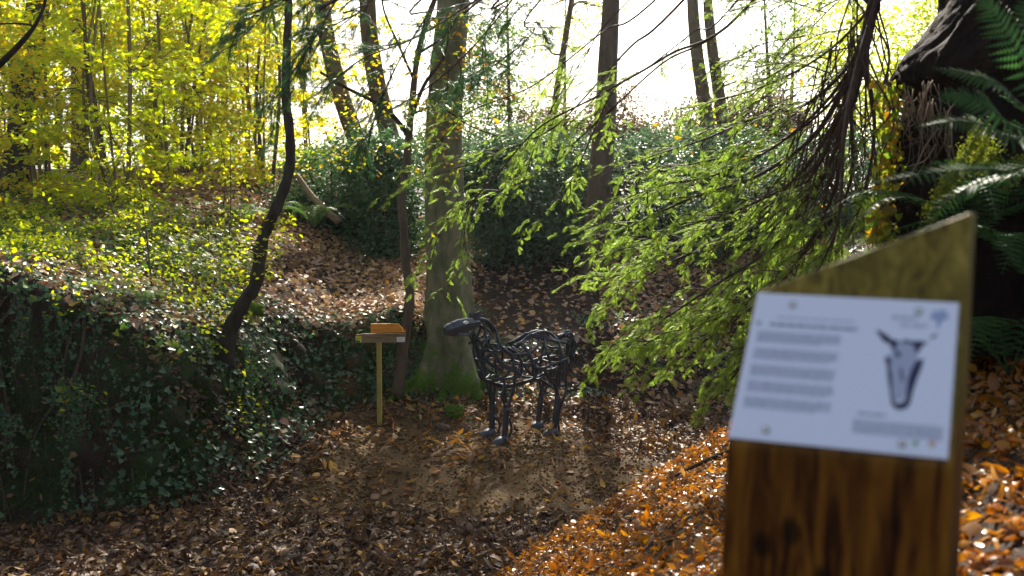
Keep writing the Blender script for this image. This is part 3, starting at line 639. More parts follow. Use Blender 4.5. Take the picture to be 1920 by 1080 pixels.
# evergreen added left of the camera, outside the view; it keeps the lower left of the hollow in shade
rg = np.random.default_rng(202); b = A(-8.2, 3.6, gz(-8.2, 3.6) - .1)
tree('shade_tree', b, [b, b + A(.2, 0, 3), b + A(.3, .2, 7.5)], [.24, .18, .08], M['bark_dark'], M['darkever'], [((-7.9, 3.8, 4.8), (3.3, 2.6, 3.8), 230)], 'unseen dark evergreen tree added left of the path to shade the lower left cliff', leaf=.14, nl=40, clr=.7, rng=rg)
# leafy trees behind the centre and the right
def bg_tree(px, d, c_px, r, n, mat, label, seed, leaf=.09, nl=40, name='background_tree', cl=.6, tr=.14, bark='bark_mid'):
    rg = np.random.default_rng(seed); b = grounded(px, d); C = [(at(a, bb, d), rr_, nn) for (a, bb), rr_, nn in zip(c_px, r, n)]
    top = at(c_px[0][0], c_px[0][1] - 40, d)
    return tree(name, b, [b, b * .6 + top * .4 + rg.normal(0, .15, 3), top + A(0, 0, .8)], [tr * .7, tr * .5, tr * .15], M[bark], M[mat], C, label, 'tree', 'leafy trees beyond the ridge', leaf=leaf, nl=nl, clr=cl, rng=rg)
bg_tree(960, 27, [(950, 60), (930, 200), (900, 120)], [(1.5, 1, 1.6), (1.3, .8, 1.0), (1.0, .7, 1.2)], [70, 70, 44], 'green', 'green leafy tree just right of the big beech trunk top', 71)
bg_tree(1620, 22, [(1600, 30), (1640, 200), (1560, 120), (1735, 30), (1690, 130)], [(1.0, .8, 1.4), (.7, .6, 1.0), (.7, .7, 1), (.8, .6, 1.0), (.6, .6, .8)], [70, 60, 40, 60, 50], 'yelgreen', 'yellow-green tree behind the dark overhanging stump at upper right', 72, nl=32)
bg_tree(1500, 28, [(1490, 90), (1450, 180)], [(1.2, .8, 1.1), (.9, .8, .6)], [34, 26], 'green', 'loose green tree between the twin trunks and the yellow-green tree', 73, nl=30)
bg_tree(1070, 30, [(1060, 90), (1010, 180), (1110, 30)], [(1.2, .8, 1.2), (1.0, .8, .8), (1.0, .8, .8)], [26, 22, 16], 'yelgreen', 'sparse yellow-green tree in the bright sky between the two tall trunks', 78, nl=26)
bg_tree(1440, 26, [(1430, 60), (1400, 150), (1480, 10)], [(1.1, .8, .9), (.9, .8, .7), (1.0, .8, .7)], [20, 16, 14], 'green', 'sparse green tree in the bright sky right of the twin trunks', 79, nl=22)
bg_tree(420, 36, [(420, 60), (300, 120), (520, 180)], [(3.0, 1.5, 2.6), (3.0, 1.5, 2.6), (2.2, 1, 2.2)], [60, 50, 20], 'yelgreen', 'tall pale green tree far behind the hazels', 74, nl=50, leaf=.12, cl=.9, tr=.25)
bg_tree(120, 38, [(120, 100), (-20, 200)], [(4.0, 1.5, 4.0), (3, 1.5, 3.5)], [90, 60], 'darkever', 'large dark evergreen far behind the left hazels', 75, nl=60, leaf=.14, cl=1.0, tr=.3, bark='bark_dark')
bg_tree(330, 42, [(330, 260), (480, 330)], [(4.6, 1.5, 2.6), (3.2, 1.5, 1.6)], [90, 40], 'green', 'wide green tree low in the distance behind the hazels', 76, nl=60, leaf=.14, cl=1.0, tr=.3)

# --- evergreen shrubs on the ridge
def shrub(name, px, d, blobs, mat, label, seed, leaf=.07, nl=60, cl=.45, grp='evergreen shrubs along the ridge', tmp=LOV, flat=.75):
    rg = np.random.default_rng(seed); b = grounded(px, d, -.05); T = Thing(name, b, label, 'shrub', grp); C = []
    for (a, bb), r, n in blobs:
        u = nrm(rg.normal(0, 1, (n, 3))) * (rg.random((n, 1)) ** .35); C.append(at(a, bb, d) + u * A(*r) * A(1.1, 1, 1.15))
    C = np.concatenate(C); C[:, 2] = np.maximum(C[:, 2], H(C[:, 0], C[:, 1]) + .1)
    fm = MB(); sprays(fm, C, rg.uniform(.6, 1.2, len(C)) * cl * 1.15, nl * 2, leaf * 1.2, tmp, .2, flat, .75, rng=rg)
    lb = MB()
    for c in C[:: max(1, len(C) // 26)]: limb_to(lb, b + A(rg.normal(0, .2), rg.normal(0, .1), 0), c, .035, .008, rg, 5)
    T.part('foliage', fm.second(lb, M['bark_dark']), M[mat]); return T
shrub('holly_bush', 620, 20.5, [((640, 360), (.9, .8, .7), 46), ((570, 400), (.7, .6, .35), 22), ((700, 420), (.6, .6, .5), 30)], 'holly', 'glossy dark holly bush at the head of the leaf slope right of the crooked tree', 81)
shrub('holly_bush', 730, 19.5, [((735, 330), (.7, .7, .6), 40), ((745, 430), (.45, .6, .55), 30), ((700, 290), (.6, .5, .3), 18)], 'holly', 'tall dark holly bush directly left of the big beech trunk', 82)
shrub('laurel_bush', 960, 19.5, [((930, 330), (.8, .8, .8), 60), ((930, 440), (.55, .6, .5), 30), ((1010, 420), (.9, .8, .55), 50)], 'laurel', 'blue-green laurel bush between the big beech and the straight brown trunk', 83, leaf=.075)
shrub('laurel_bush', 1070, 20.5, [((1060, 330), (1.1, .8, .8), 70), ((1075, 440), (.8, .7, .5), 44)], 'laurel', 'blue-green laurel bush behind the straight brown trunk, overhanging dark earth', 84, leaf=.075)
shrub('laurel_bush', 1230, 21, [((1230, 300), (1.3, .9, .6), 60), ((1220, 420), (1.1, .8, .9), 60), ((1250, 540), (.9, .8, .5), 30)], 'laurel', 'grey-green laurel bush behind the bright yew tips right of centre', 85)
shrub('holly_bush', 1420, 19, [((1400, 320), (1.1, .8, .6), 50), ((1420, 450), (1.2, .8, .9), 70), ((1380, 580), (1.0, .8, .5), 30)], 'holly', 'dark bush mostly hidden behind the drooping yew twigs', 86)
shrub('laurel_bush', 1600, 17, [((1580, 330), (1.0, .8, .8), 60), ((1600, 480), (1.0, .8, .8), 50)], 'laurel', 'grey-green bush between the yew branches and the old stump', 87)
shrub('beech_hedge', 1290, 26, [((1150, 215), (.7, .5, .6), 14), ((1330, 225), (.8, .5, .7), 18), ((1450, 210), (.9, .5, .7), 18), ((1200, 250), (2.2, .6, .45), 60), ((1400, 250), (1.6, .6, .6), 50), ((1020, 240), (.8, .6, .5), 24)], 'russet', 'low russet hedge on the skyline behind the laurels', 88)
shrub('holly_bush', 880, 24, [((880, 290), (1.4, .8, .6), 50), ((1000, 300), (1.2, .8, .5), 40), ((640, 300), (1.4, .8, .4), 34)], 'green', 'green bush on the skyline behind the big beech', 89)

# --- yew tree: trunk beyond the right edge, long boughs over the hollow
def sprig_t(n=11, ln=.20):
    V = []; Q = []; 
    for i in range(n):
        t = (i + .5) / n; L_ = ln * (1 - .55 * abs(t - .35) - .25 * t)
        for s in (-1, 1):
            k = len(V); w_ = .022; V += [(t, 0, 0), (t + L_ * .35, s * L_ * .5, .01), (t + L_ * .55, s * L_, -.02), (t + L_ * .35 + w_ * 1.6, s * L_ * .45, .01)]
            V[k] = (t - w_ * .5, 0, 0); Q.append([k, k + 1, k + 2, k + 3] if s < 0 else [k, k + 3, k + 2, k + 1])
    k = len(V); V += [(0, .008, 0), (1, .004, -.03), (1, -.004, -.03), (0, -.008, 0)]; Q.append([k, k + 3, k + 2, k + 1])
    # join every needle to the axis so the sprig is one island
    return np.array(V), [np.array(Q)]
def sprig_one(n=9, ln=.24):
    """feathery spray as one connected strip with toothed sides"""
    V = []; F4 = []; 
    for i in range(n + 1): V.append((i / n, 0, -.06 * (i / n) ** 2))
    for s in (-1, 1):
        for i in range(n):
            t = (i + .5) / n; L_ = ln * (1 - .75 * t ** 2) * (.55 + .9 * min(t * 3, 1) * .5)
            k = len(V); V += [((i + .62) / n + L_ * .55, s * L_, -.03 - .06 * t * t)]
            V += [((i + .25) / n + L_ * .3, s * L_ * .55, 0), ((i + .95) / n + L_ * .12, s * L_ * .4, 0)]
            q = [i, k + 1, k, k + 2]
            F4.append(q if s < 0 else q[::-1])
            # tie tooth to the next axis vertex
    # triangles that connect to axis
    F3 = []
    k = n + 1
    for s in (-1, 1):
        for i in range(n):
            f = [i, k + 2, i + 1]; F3.append(f if s < 0 else f[::-1]); k += 3
    return np.array(V), [np.array(F4), np.array(F3)]
def sprig_needles(n=11):
    V = []; Q = []
    for i in range(n):
        t = (i + .5) / n; L_ = .27 * (1 - .5 * t ** 2) * (.7 + .3 * min(1, t * 4))
        for sd in (-1, 1):
            k = len(V); w_ = .021; V += [(t - w_, 0, 0), (t + L_ * .25 - w_, sd * L_ * .55, .012), (t + L_ * .5, sd * L_, -.015), (t + L_ * .25 + w_ * 1.3, sd * L_ * .5, .012)]
            Q.append([k, k + 1, k + 2, k + 3] if sd < 0 else [k, k + 3, k + 2, k + 1])
    k = len(V); V += [(0, .012, 0), (1.05, .008, -.03), (1.05, -.008, -.03), (0, -.012, 0)]; Q.append([k, k + 3, k + 2, k + 1])
    return np.array(V), [np.array(Q)]
SPR = sprig_needles()
yb = A(4.7, 6.6, gz(4.7, 6.6) - .2)
T_yew = Thing('yew_tree', yb, 'old yew whose long drooping boughs hang over the hollow from the upper right', 'tree')
mb = MB(); yp = crom([yb, yb + A(.1, .1, 2.5), yb + A(-.1, .3, 5), yb + A(.1, .4, 8)], 8); tube(mb, yp, [.42, .34, .26, .12], 16); T_yew.part('trunk', mb, M['bark_dark'], True)
fol = MB(); fold_ = MB(); tw = MB(); rg = np.random.default_rng(91)
def bough(pts, r0, nside=14, L=(.35, .8), dens=1.0, dark=False, down=.35, fan=1.0, start=.2, size=.12, join=None, twr=.006):
    P3 = [at(*p) for p in pts]
    if join is not None: P3 = [join] + P3
    P = crom(P3, 8); b = MB(); tube(b, P, [r0, r0 * .55, .006], 7, cap=False); T_yew.part('bough', b, M['twig'], True)
    k = len(P); ends = []
    for j in range(nside):
        i = int(k * (start + (1 - start) * (j + rg.random()) / nside)); i = min(max(i, 1), k - 2)
        t = nrm(P[i + 1] - P[i]); side = nrm(np.cross(t, A(0, 0, 1))) * (1 if rg.random() < .5 else -1)
        v = nrm(t * rg.uniform(.6, 1.3) + side * rg.uniform(.3, 1.1) * fan + A(-.15, 0, .10) * (0 if dark else 1) + A(0, 0, -down * rg.uniform(-.3, .7)) + rg.normal(0, .15, 3))
        Ln = rg.uniform(*L); q = [P[i], P[i] + v * Ln * .5 + rg.normal(0, .03, 3), P[i] + v * Ln + A(0, 0, -.12 * Ln)]
        Q = crom(q, 5); tube(tw, Q, [twr, .0025], 4, cap=False); ends.append(Q) if rg.random() < .85 else None
        # second order
        for m in range(2):
            ii = rg.integers(3, len(Q) - 1); v2 = nrm(v + rg.normal(0, .5, 3)); l2 = Ln * rg.uniform(.3, .6)
            Q2 = crom([Q[ii], Q[ii] + v2 * l2 * .5 + rg.normal(0, .01, 3), Q[ii] + v2 * l2 + A(0, 0, -.06)], 4); tube(tw, Q2, [twr * .6, .002], 4, cap=False); ends.append(Q2)
    ends.append(P[-max(6, k // 4):])
    for Q in ends:
        seg = np.linalg.norm(Q[-1] - Q[0]); m = int(max(3, seg / .03) * dens * 2.5); 
        ts = rg.uniform(.25, 1, m) * (len(Q) - 1.01); a = ts.astype(int); f = (ts - a)[:, None]
        pos = Q[a] * (1 - f) + Q[a + 1] * f; d = nrm(Q[a + 1] - Q[a]); sd = nrm(np.cross(d, A(0, 0, 1) + rg.normal(0, .15, (m, 3)))) * rg.choice([-1, 1], m)[:, None]
        dd = nrm(d * 1.0 + sd * rg.uniform(.3, 1.2, m)[:, None] + A(0, 0, -.08)); nn = nrm(A(0, -.45, 1) + rg.normal(0, .5, (m, 3)))
        scatter(fold_ if dark else fol, SPR[0], SPR[1], pos, frames(dd, nn), rg.uniform(.5, 1.25, m) * size)
hub = at(1668, -90, 6.3); lim = MB(); tube(lim, crom([yp[14], A(4.0, 6.5, 6.3), hub, at(1640, 20, 6.3)], 8), [.12, .06, .035], 9); T_yew.part('bough', lim, M['bark_dark'], True)
J = hub
R_ = [([(1640, 0, 6.4), (1600, 120, 6.6), (1530, 250, 7), (1420, 330, 7.3), (1300, 370, 7.6), (1190, 420, 7.9), (1125, 445, 8.1)], .028),
      ([(1640, 0, 6.4), (1600, 120, 6.6), (1560, 260, 6.9), (1480, 380, 7.1), (1360, 450, 7.5), (1240, 500, 7.8), (1140, 575, 8.0)], .024),
      ([(1640, 20, 6.3), (1590, 190, 6.4), (1545, 330, 6.6), (1450, 460, 6.9), (1340, 535, 7.2), (1235, 605, 7.5), (1185, 640, 7.6)], .024),
      ([(1640, 20, 6.3), (1592, 200, 6.2), (1560, 370, 6.4), (1480, 510, 6.7), (1400, 585, 6.9), (1320, 640, 7.1), (1250, 690, 7.3)], .022),
      ([(1620, 80, 6.5), (1520, 190, 6.9), (1420, 220, 7.3), (1310, 265, 7.7), (1200, 300, 8.1)], .018),
      ([(1640, 0, 6.4), (1560, 90, 6.8), (1460, 150, 7.2), (1360, 185, 7.5), (1270, 205, 7.9)], .014),
      ([(1620, 60, 6.2), (1640, 240, 6.2), (1610, 390, 6.3), (1550, 500, 6.5), (1470, 570, 6.7)], .018),
      ([(1600, 160, 6.3), (1595, 340, 6.4), (1530, 450, 6.7), (1440, 540, 6.9), (1340, 600, 7.1)], .018),
      ([(1600, 160, 6.6), (1520, 300, 7.1), (1420, 400, 7.6), (1310, 430, 8.0), (1200, 500, 8.4), (1130, 520, 8.6)], .018),
      ([(1590, 200, 6.5), (1500, 350, 7.0), (1400, 500, 7.4), (1300, 590, 7.7), (1190, 655, 8.0)], .016),
      ([(1600, 120, 6.6), (1480, 255, 7.0), (1350, 325, 7.5), (1235, 350, 7.9), (1165, 395, 8.2)], .016),
      ([(1590, 150, 6.6), (1450, 275, 7.2), (1330, 300, 7.6), (1225, 325, 8.0)], .014),
      ([(1600, 150, 6.5), (1500, 325, 7.0), (1380, 395, 7.4), (1265, 430, 7.8), (1185, 475, 8.1)], .015),
      ([(1585, 240, 6.4), (1480, 420, 6.9), (1400, 540, 7.2), (1300, 610, 7.4), (1220, 650, 7.6)], .016),
      ([(1590, 200, 6.0), (1570, 420, 6.1), (1500, 560, 6.3), (1430, 640, 6.5), (1380, 700, 6.6)], .014)]
for i, (p, r) in enumerate(R_):
    thin = i in (4, 5); bough(p, r, 14 if thin else 24, (.2, .5) if thin else (.18, .5), .5 if thin else .62, start=.38, join=J, size=.064 if not thin else .058)
for i in range(16):                                   # fine leafy twigs against the sky, upper right
    x0 = rg.uniform(1480, 1660); y0 = rg.uniform(-30, 160); an = rg.uniform(2.6, 3.9); l_ = rg.uniform(120, 260); dd = rg.uniform(6.4, 8)
    x1 = x0 + cos(an) * l_; y1 = y0 - sin(an) * l_ * .6 + 30
    bough([(x0, y0, dd), ((x0 + x1) / 2, (y0 + y1) / 2 - 14, dd + .2), (x1, y1, dd + .3)], .006, 9, (.12, .35), .3, start=.1, size=.06, twr=.003)
# long bare twiggy strands on the right
for i in range(70):
    u = rg.random(); x0 = 1625 - 90 * u + rg.normal(0, 30); y0 = 30 + 250 * u + rg.normal(0, 25); x1 = x0 - rg.uniform(20, 300); y1 = y0 + rg.uniform(160, 400); dd = rg.uniform(6.2, 7.2)
    w1, w2 = rg.normal(0, 14, 2); Q = crom([at(x0, y0, dd), at(x0 - (x0 - x1) * .2 + w1, y0 + (y1 - y0) * .3, dd + .1), at(x0 - (x0 - x1) * .5 + w2, y0 + (y1 - y0) * .62 - w1, dd + .3), at(x1, y1, dd + .5)], 6); tube(tw, Q, [rg.uniform(.003, .007), .0018], 4, cap=False)
    for m in range(3):
        a = Q[rg.integers(4, len(Q) - 2)]; e = a + A(rg.normal(-.12, .12), .05, -rg.uniform(.08, .3)); tube(tw, crom([a, (a + e) / 2 + rg.normal(0, .02, 3), e], 4), [.003, .0015], 4, cap=False)
for i in range(14):
    x0 = rg.uniform(1590, 1650); y0 = rg.uniform(-20, 100); dd = rg.uniform(5.9, 6.6); dx = rg.uniform(-30, 90); w1, w2 = rg.normal(0, 18, 2)
    Q = crom([at(x0, y0, dd), at(x0 + dx * .5 + w1, y0 + 110, dd), at(x0 + dx + w2, y0 + 210, dd), at(x0 + dx * .8 - w1, y0 + 290, dd), at(x0 + dx * .6 + w2, y0 + 380, dd)], 6); tube(tw, Q, [.007, .002], 5, cap=False)
# sweeping thin branches across the sky
C_ = [([(1430, -20, 7.6), (1250, 105, 8.0), (1120, 180, 8.2), (1010, 240, 8.4), (930, 330, 8.5), (880, 390, 8.6), (868, 470, 8.6)], .014, .32),
      ([(1300, -20, 8), (1180, 90, 8.3), (1080, 200, 8.6), (1020, 250, 8.8), (900, 300, 9.0), (800, 335, 9.1)], .013, .42),
      ([(1260, -30, 8), (1130, 60, 8.3), (1000, 160, 8.6), (880, 210, 8.9), (820, 270, 9)], .011, .42),
      ([(1400, -20, 7.6), (1300, 60, 7.9), (1210, 130, 8.2), (1150, 170, 8.4), (1090, 300, 8.6), (1050, 380, 8.7)], .009, .5),
      ([(1430, -20, 7.6), (1240, 120, 8.2), (1130, 220, 8.5), (1000, 330, 8.7), (900, 370, 8.8), (830, 430, 8.9), (805, 500, 8.9)], .011, .4),
      ([(1200, -20, 8.3), (1100, 100, 8.6), (1020, 230, 8.8), (985, 330, 8.9)], .008, .5)]
for p, r, dn in C_: bough(p, r, 13, (.25, .6), dn, start=.35, join=A(3.6, 7.4, 7.3), size=.066, twr=.004)
D_ = [([(1000, -60, 6.6), (960, 0, 6.7), (880, 95, 6.9), (800, 165, 7.1), (700, 225, 7.3)], .010), ([(960, -50, 6.5), (900, -5, 6.6), (780, 70, 6.8), (680, 110, 7), (610, 165, 7.1)], .010),
      ([(720, -60, 6.2), (640, -10, 6.2), (600, 55, 6.2), (565, 110, 6.2), (535, 160, 6.2)], .010), ([(620, -60, 6.2), (560, -20, 6.2), (520, 10, 6.2), (480, 30, 6.2)], .008),
      ([(860, -60, 7), (800, 30, 7.2), (740, 130, 7.4), (700, 230, 7.5), (690, 280, 7.5)], .010), ([(1060, -50, 7), (1000, 60, 7.3), (930, 120, 7.5), (860, 160, 7.7)], .009), ([(740, -60, 6.6), (690, 10, 6.6), (640, 40, 6.6), (600, 60, 6.6)], .008)]
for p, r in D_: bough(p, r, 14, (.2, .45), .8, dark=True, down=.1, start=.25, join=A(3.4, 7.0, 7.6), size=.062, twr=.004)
T_yew.part('foliage', fol.second(tw, M['twig']), M['yew'], label='light green feathery sprays in a sunlit tint'); 
# unseen upper crown, added over the camera and path to block the sky
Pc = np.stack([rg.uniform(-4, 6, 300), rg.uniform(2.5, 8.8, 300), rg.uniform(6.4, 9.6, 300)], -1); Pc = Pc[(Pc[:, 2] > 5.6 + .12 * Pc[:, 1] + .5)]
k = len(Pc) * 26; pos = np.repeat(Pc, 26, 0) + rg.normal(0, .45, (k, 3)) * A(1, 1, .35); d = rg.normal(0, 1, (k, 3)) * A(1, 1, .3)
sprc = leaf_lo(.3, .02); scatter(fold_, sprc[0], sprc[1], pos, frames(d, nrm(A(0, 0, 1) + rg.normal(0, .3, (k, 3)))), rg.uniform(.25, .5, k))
T_yew.part('foliage', fold_, M['yewdark'], label='darker sprays high in the crown, shade put into their colour')
ub = MB()
for i in range(14): limb_to(ub, yp[rg.integers(14, 24)], Pc[rg.integers(0, len(Pc))], .07, .02, rg)
T_yew.part('bough', ub, M['bark_dark'], True)
# a few dead orange leaves caught in the yew sprays
ol = MB(); pp = np.array([at(px, py, 7.6) for px, py in [(1262, 256), (1295, 295), (1418, 232), (1386, 290), (1234, 452), (1382, 522), (1308, 575), (925, 222), (1478, 246), (1500, 145), (1540, 385), (815, 445), (1452, 128), (1232, 232)]]); k = len(pp)
scatter(ol, LT[0], LT[1], pp, frames(rg.normal(0, 1, (k, 3)), nrm(rg.normal(0, 1, (k, 3)) + A(0, -1, 0))), np.full(k, .07))
tag(ol.build('caught_leaves', M['orange']), 'dead orange leaves caught in the drooping yew twigs', 'leaves', kind='stuff')

# branch crossing the top left corner
T = Thing('bare_tree', A(-3.9, 5.0, gz(-3.9, 5.0)), 'dark bare branch sloping across the top left corner', 'tree')
mb = MB(); tube(mb, crom([A(-3.9, 5.0, gz(-3.9, 5) - .1), A(-4.1, 6, 2.2), at(-60, 170, 7), at(0, 120, 7), at(50, 68, 7), at(75, 30, 7), at(90, -20, 7), at(120, -150, 7)], 7), [.06, .03, .013, .009], 8); T.part('trunk', mb, M['bark_dark'], True)
mb = MB(); tube(mb, crom([at(-40, 60, 7), at(0, 45, 7), at(52, 46, 7), at(62, 52, 7)], 4), [.008, .008], 5); T.part('limbs', mb, M['bark_dark'])

# ------------------------------------------------------------------ ferns
def pinna_t(n=7, wid=.30):
    V = [(0, 0, 0)]; F = []; ax = [0]
    for i in range(1, n + 1):
        V.append((i / n, 0, -.08 * (i / n) ** 2)); ax.append(len(V) - 1)
    for s in (-1, 1):
        for i in range(n):
            t = (i + .5) / n; w_ = wid * .5 * (1 - t) ** .7 * (1.15 if i else .9)
            V.append(((i + .85) / n, s * w_, 0)); k = len(V) - 1
            f = [ax[i], k, ax[i + 1]]; F.append(f if s < 0 else f[::-1])
    return np.array(V), [np.array(F)]
PIN = pinna_t()
def frond(T, pts, length_pinna, mat, n=30, twist=0.0, rg=RNG, nose=A(0, 0, 1)):
    P = crom(pts, 10); mb = MB(); k = len(P); ts = np.linspace(.12, .985, n); ii = ts * (k - 1.01); a = ii.astype(int); f = (ii - a)[:, None]
    pos = P[a] * (1 - f) + P[a + 1] * f; d = nrm(P[a + 1] - P[a]); up = nrm(nose + rg.normal(0, .1, 3)); sd = nrm(np.cross(d, np.tile(up, (n, 1)))); nn = nrm(np.cross(sd, d))
    L_ = length_pinna * np.interp(ts, [0.1, .3, .55, .85, 1], [.55, .95, 1, .5, .08])
    for s in (-1, 1):
        dd = nrm(sd * s + d * .35 + rg.normal(0, .05, (n, 3)) - nn * .12); scatter(mb, PIN[0], PIN[1], pos, frames(dd, nrm(nn + rg.normal(0, .18, (n, 3)))), L_)
    tube(mb, P, [length_pinna * .03, length_pinna * .008], 5)
    T.part('frond', mb, mat)
rg = np.random.default_rng(101)
fx = at(1975, 330, 3.9); fb = A(fx[0] + .05, 4.1, 2.35)
T = Thing('fern', fb, 'large fern with long arching fronds at the right edge above the panel', 'fern', 'ferns on the right bank')
for pts in [[(1990, 330, 3.9), (1920, 130, 3.8), (1862, 20, 3.8), (1842, -10, 3.8)], [(1990, 330, 3.9), (1910, 170, 3.7), (1850, 60, 3.6), (1835, 30, 3.5)],
            [(1990, 330, 3.9), (1900, 180, 3.8), (1820, 140, 3.8), (1748, 126, 3.85)], [(1990, 330, 3.9), (1890, 230, 3.7), (1810, 180, 3.7), (1760, 190, 3.7)],
            [(1990, 340, 3.9), (1880, 250, 3.8), (1800, 228, 3.8), (1712, 240, 3.8)], [(1990, 350, 3.9), (1870, 320, 3.7), (1760, 322, 3.6), (1625, 345, 3.5)],
            [(1990, 350, 3.9), (1880, 330, 4.1), (1800, 360, 4.2), (1735, 418, 4.2)], [(1990, 340, 3.9), (1960, 200, 3.7), (1930, 60, 3.6), (1925, -20, 3.6)]]:
    if len(pts) == 4 and pts[-1] == (1835, 30, 3.5): continue
    frond(T, [fb] + [at(*p) for p in pts], .115, M['fern'], 34, rg=rg, nose=nrm(A(-.1, -.55, .8)))
def fern_at(px, py, d, n, L_, mat, label, seed, grp, dirs=None, pin=.10, np_=26):
    rg = np.random.default_rng(seed); b = at(px, py, d); T = Thing('fern', b, label, 'fern', grp)
    for i in range(n):
        a = 2 * pi * i / n + rg.uniform(-.3, .3); v = A(cos(a), sin(a), 0); l = L_ * rg.uniform(.75, 1.15)
        frond(T, [b, b + v * l * .3 + A(0, 0, l * .35), b + v * l * .7 + A(0, 0, l * .42), b + v * l * 1.05 + A(0, 0, l * .2)], pin * l / .6, M[mat], np_, rg=rg)
g2 = 'ferns on the right bank'
fern_at(1890, 700, 5.2, 9, .75, 'fern', 'dark fern standing right of the panel post on the orange leaf bank', 111, g2)
fern_at(1960, 560, 5.0, 10, .8, 'fern', 'dark fern at the right edge behind the panel, below the large arching fern', 112, g2)
fern_at(1810, 470, 5.4, 9, .75, 'fern', 'fern rising behind the slanted top of the panel post', 113, g2)
g3 = 'small ferns on the slope'
fern_at(450, 425, 17.5, 10, .9, 'fernlite', 'fern left of the crooked tree at the top of the leaf slope', 114, g3)
fern_at(590, 425, 18, 10, .9, 'fernlite', 'fern at the foot of the holly bush right of the crooked tree', 115, g3)
fern_at(160, 560, 11.3, 8, .5, 'fernlite', 'small fern on the rim of the dark cliff at lower left', 116, g3)
fern_at(270, 575, 11.5, 8, .45, 'fernlite', 'small fern hanging on the cliff rim left of the crooked tree', 117, g3)

# ------------------------------------------------------------------ old stump at upper right
sb = at(1800, 560, 6.1); T = Thing('old_tree_stump', sb, 'huge dark overhanging tree stump with dangling roots at the upper right', 'stump')
lev = [(-200, 1800), (-60, 1805), (0, 1792), (40, 1765), (75, 1738), (110, 1705), (140, 1690), (158, 1694), (168, 1722), (185, 1738), (205, 1728), (232, 1698), (270, 1688), (330, 1686), (400, 1680), (470, 1668), (560, 1650), (640, 1630)]
res = 150; nzl = 190; pys = np.linspace(-200, 640, nzl); lx = np.interp(pys, [a for a, b in lev], [b for a, b in lev]); th = np.arange(res) * 2 * pi / res; V = []
for py, x0 in zip(pys, lx):
    L0 = at(x0, py, 6.1); R0 = at(2150, py, 6.1); c = (L0 + R0) / 2; rx = (R0[0] - L0[0]) / 2; ry = .75
    z = c[2]; r = 1 + .10 * vn(th * 5, np.full(res, z * 2.5), 1, 41) + .07 * vn(th * 14, np.full(res, z * 5), 1, 42) + .045 * vn(th * 34, np.full(res, z * 12), 1, 43) + .03 * vn(th * 60, np.full(res, z * 30), 1, 44)
    V.append(np.stack([c[0] + rx * r * np.sign(np.cos(th)) * np.abs(np.cos(th)) ** .8, c[1] + ry * r * np.sin(th), np.full(res, z)], -1))
V = np.vstack(V); i = np.arange(nzl - 1)[:, None] * res; j = np.arange(res)[None]; j2 = (j + 1) % res
T.part('trunk', MB().add(V, [np.stack([i + j, i + j2, i + res + j2, i + res + j], -1).reshape(-1, 4)[:, ::-1]]), M['stumpbark'], True)
mb = MB()
for i in range(46):
    x0 = rg.choice([1722, 1738, 1752, 1772, 1700]) + rg.normal(0, 7); y0 = rg.uniform(150, 195) if x0 < 1760 else rg.uniform(150, 260); Ln = rg.uniform(30, 190); d = 5.75 + rg.uniform(-.1, .1) - (x0 - 1700) * .003
    tube(mb, crom([at(x0, y0, d), at(x0 + rg.normal(0, 8), y0 + Ln * .4, d - .03), at(x0 + rg.normal(0, 14), y0 + Ln * .75, d), at(x0 + rg.normal(0, 25), y0 + Ln, d + .05)], 4), [RNG.uniform(.002, .004), .001], 4)
for pts in [((1760, 240), (1735, 275), (1712, 320), (1690, 340)), ((1755, 270), (1735, 300), (1705, 312)), ((1800, 180), (1775, 215), (1760, 255))]:
    tube(mb, crom([at(a, b, 5.45) for a, b in pts], 5), .004, 5)
T.part('root', mb, M['root'], True, label='thin pale roots hanging below the overhang')
mb = MB()
for pts in [((1835, 235), (1822, 270), (1800, 305), (1790, 330)), ((1850, 255), (1835, 295), (1815, 320)), ((1780, 330), (1768, 360), (1750, 385), (1742, 405)), ((1795, 330), (1775, 350), (1765, 370)), ((1925, 300), (1900, 320), (1885, 345)), ((1870, 280), (1855, 300), (1840, 315))]:
    P = crom([at(a, b, 4.95) for a, b in pts], 8); 
    tube(mb, P, .012, 7)
    for p in P:
        k = 26; scatter(mb, LLO[0], LLO[1], p + rg.normal(0, .022, (k, 3)), frames(rg.normal(0, 1, (k, 3)), rg.normal(0, 1, (k, 3))), np.full(k, .016))
M['mossbright'] = leaf_mat('bright_moss', [(.12, .17, .02), (.20, .24, .03), (.28, .28, .03)], .4, .7, .2)  # yellow-green moss colour of the root ridges
T.part('moss', mb, M['mossbright'], label='yellow-green moss along the root ridges')
mb = MB(); k = 520; px = 1672 + rg.normal(0, 15, k); py = rg.uniform(150, 450, k); px = np.where(py > 300, px - (py - 300) * .12, px); pos = np.array([at(a, b, c) for a, b, c in zip(px, py, rg.uniform(5.9, 6.5, k))])
scatter(mb, IVY[0], IVY[1], pos, frames(rg.normal(0, .6, (k, 3)) + A(0, 0, -1), nrm(rg.normal(0, .5, (k, 3)) + A(-.2, -1, .3))), rg.uniform(.03, .055, k))
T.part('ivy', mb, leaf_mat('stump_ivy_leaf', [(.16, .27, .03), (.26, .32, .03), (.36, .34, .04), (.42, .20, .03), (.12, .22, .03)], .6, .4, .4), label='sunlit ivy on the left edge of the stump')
st = MB()
for i in range(9):
    x0 = rg.uniform(1655, 1690); tube(st, crom([at(x0, 150, 6.2), at(x0 + rg.normal(0, 8), 260, 6.2), at(x0 - 10 + rg.normal(0, 8), 360, 6.2), at(x0 - 20, 470, 6.2)], 5), .005, 4)
T.part('ivy_stem', st, M['root'])

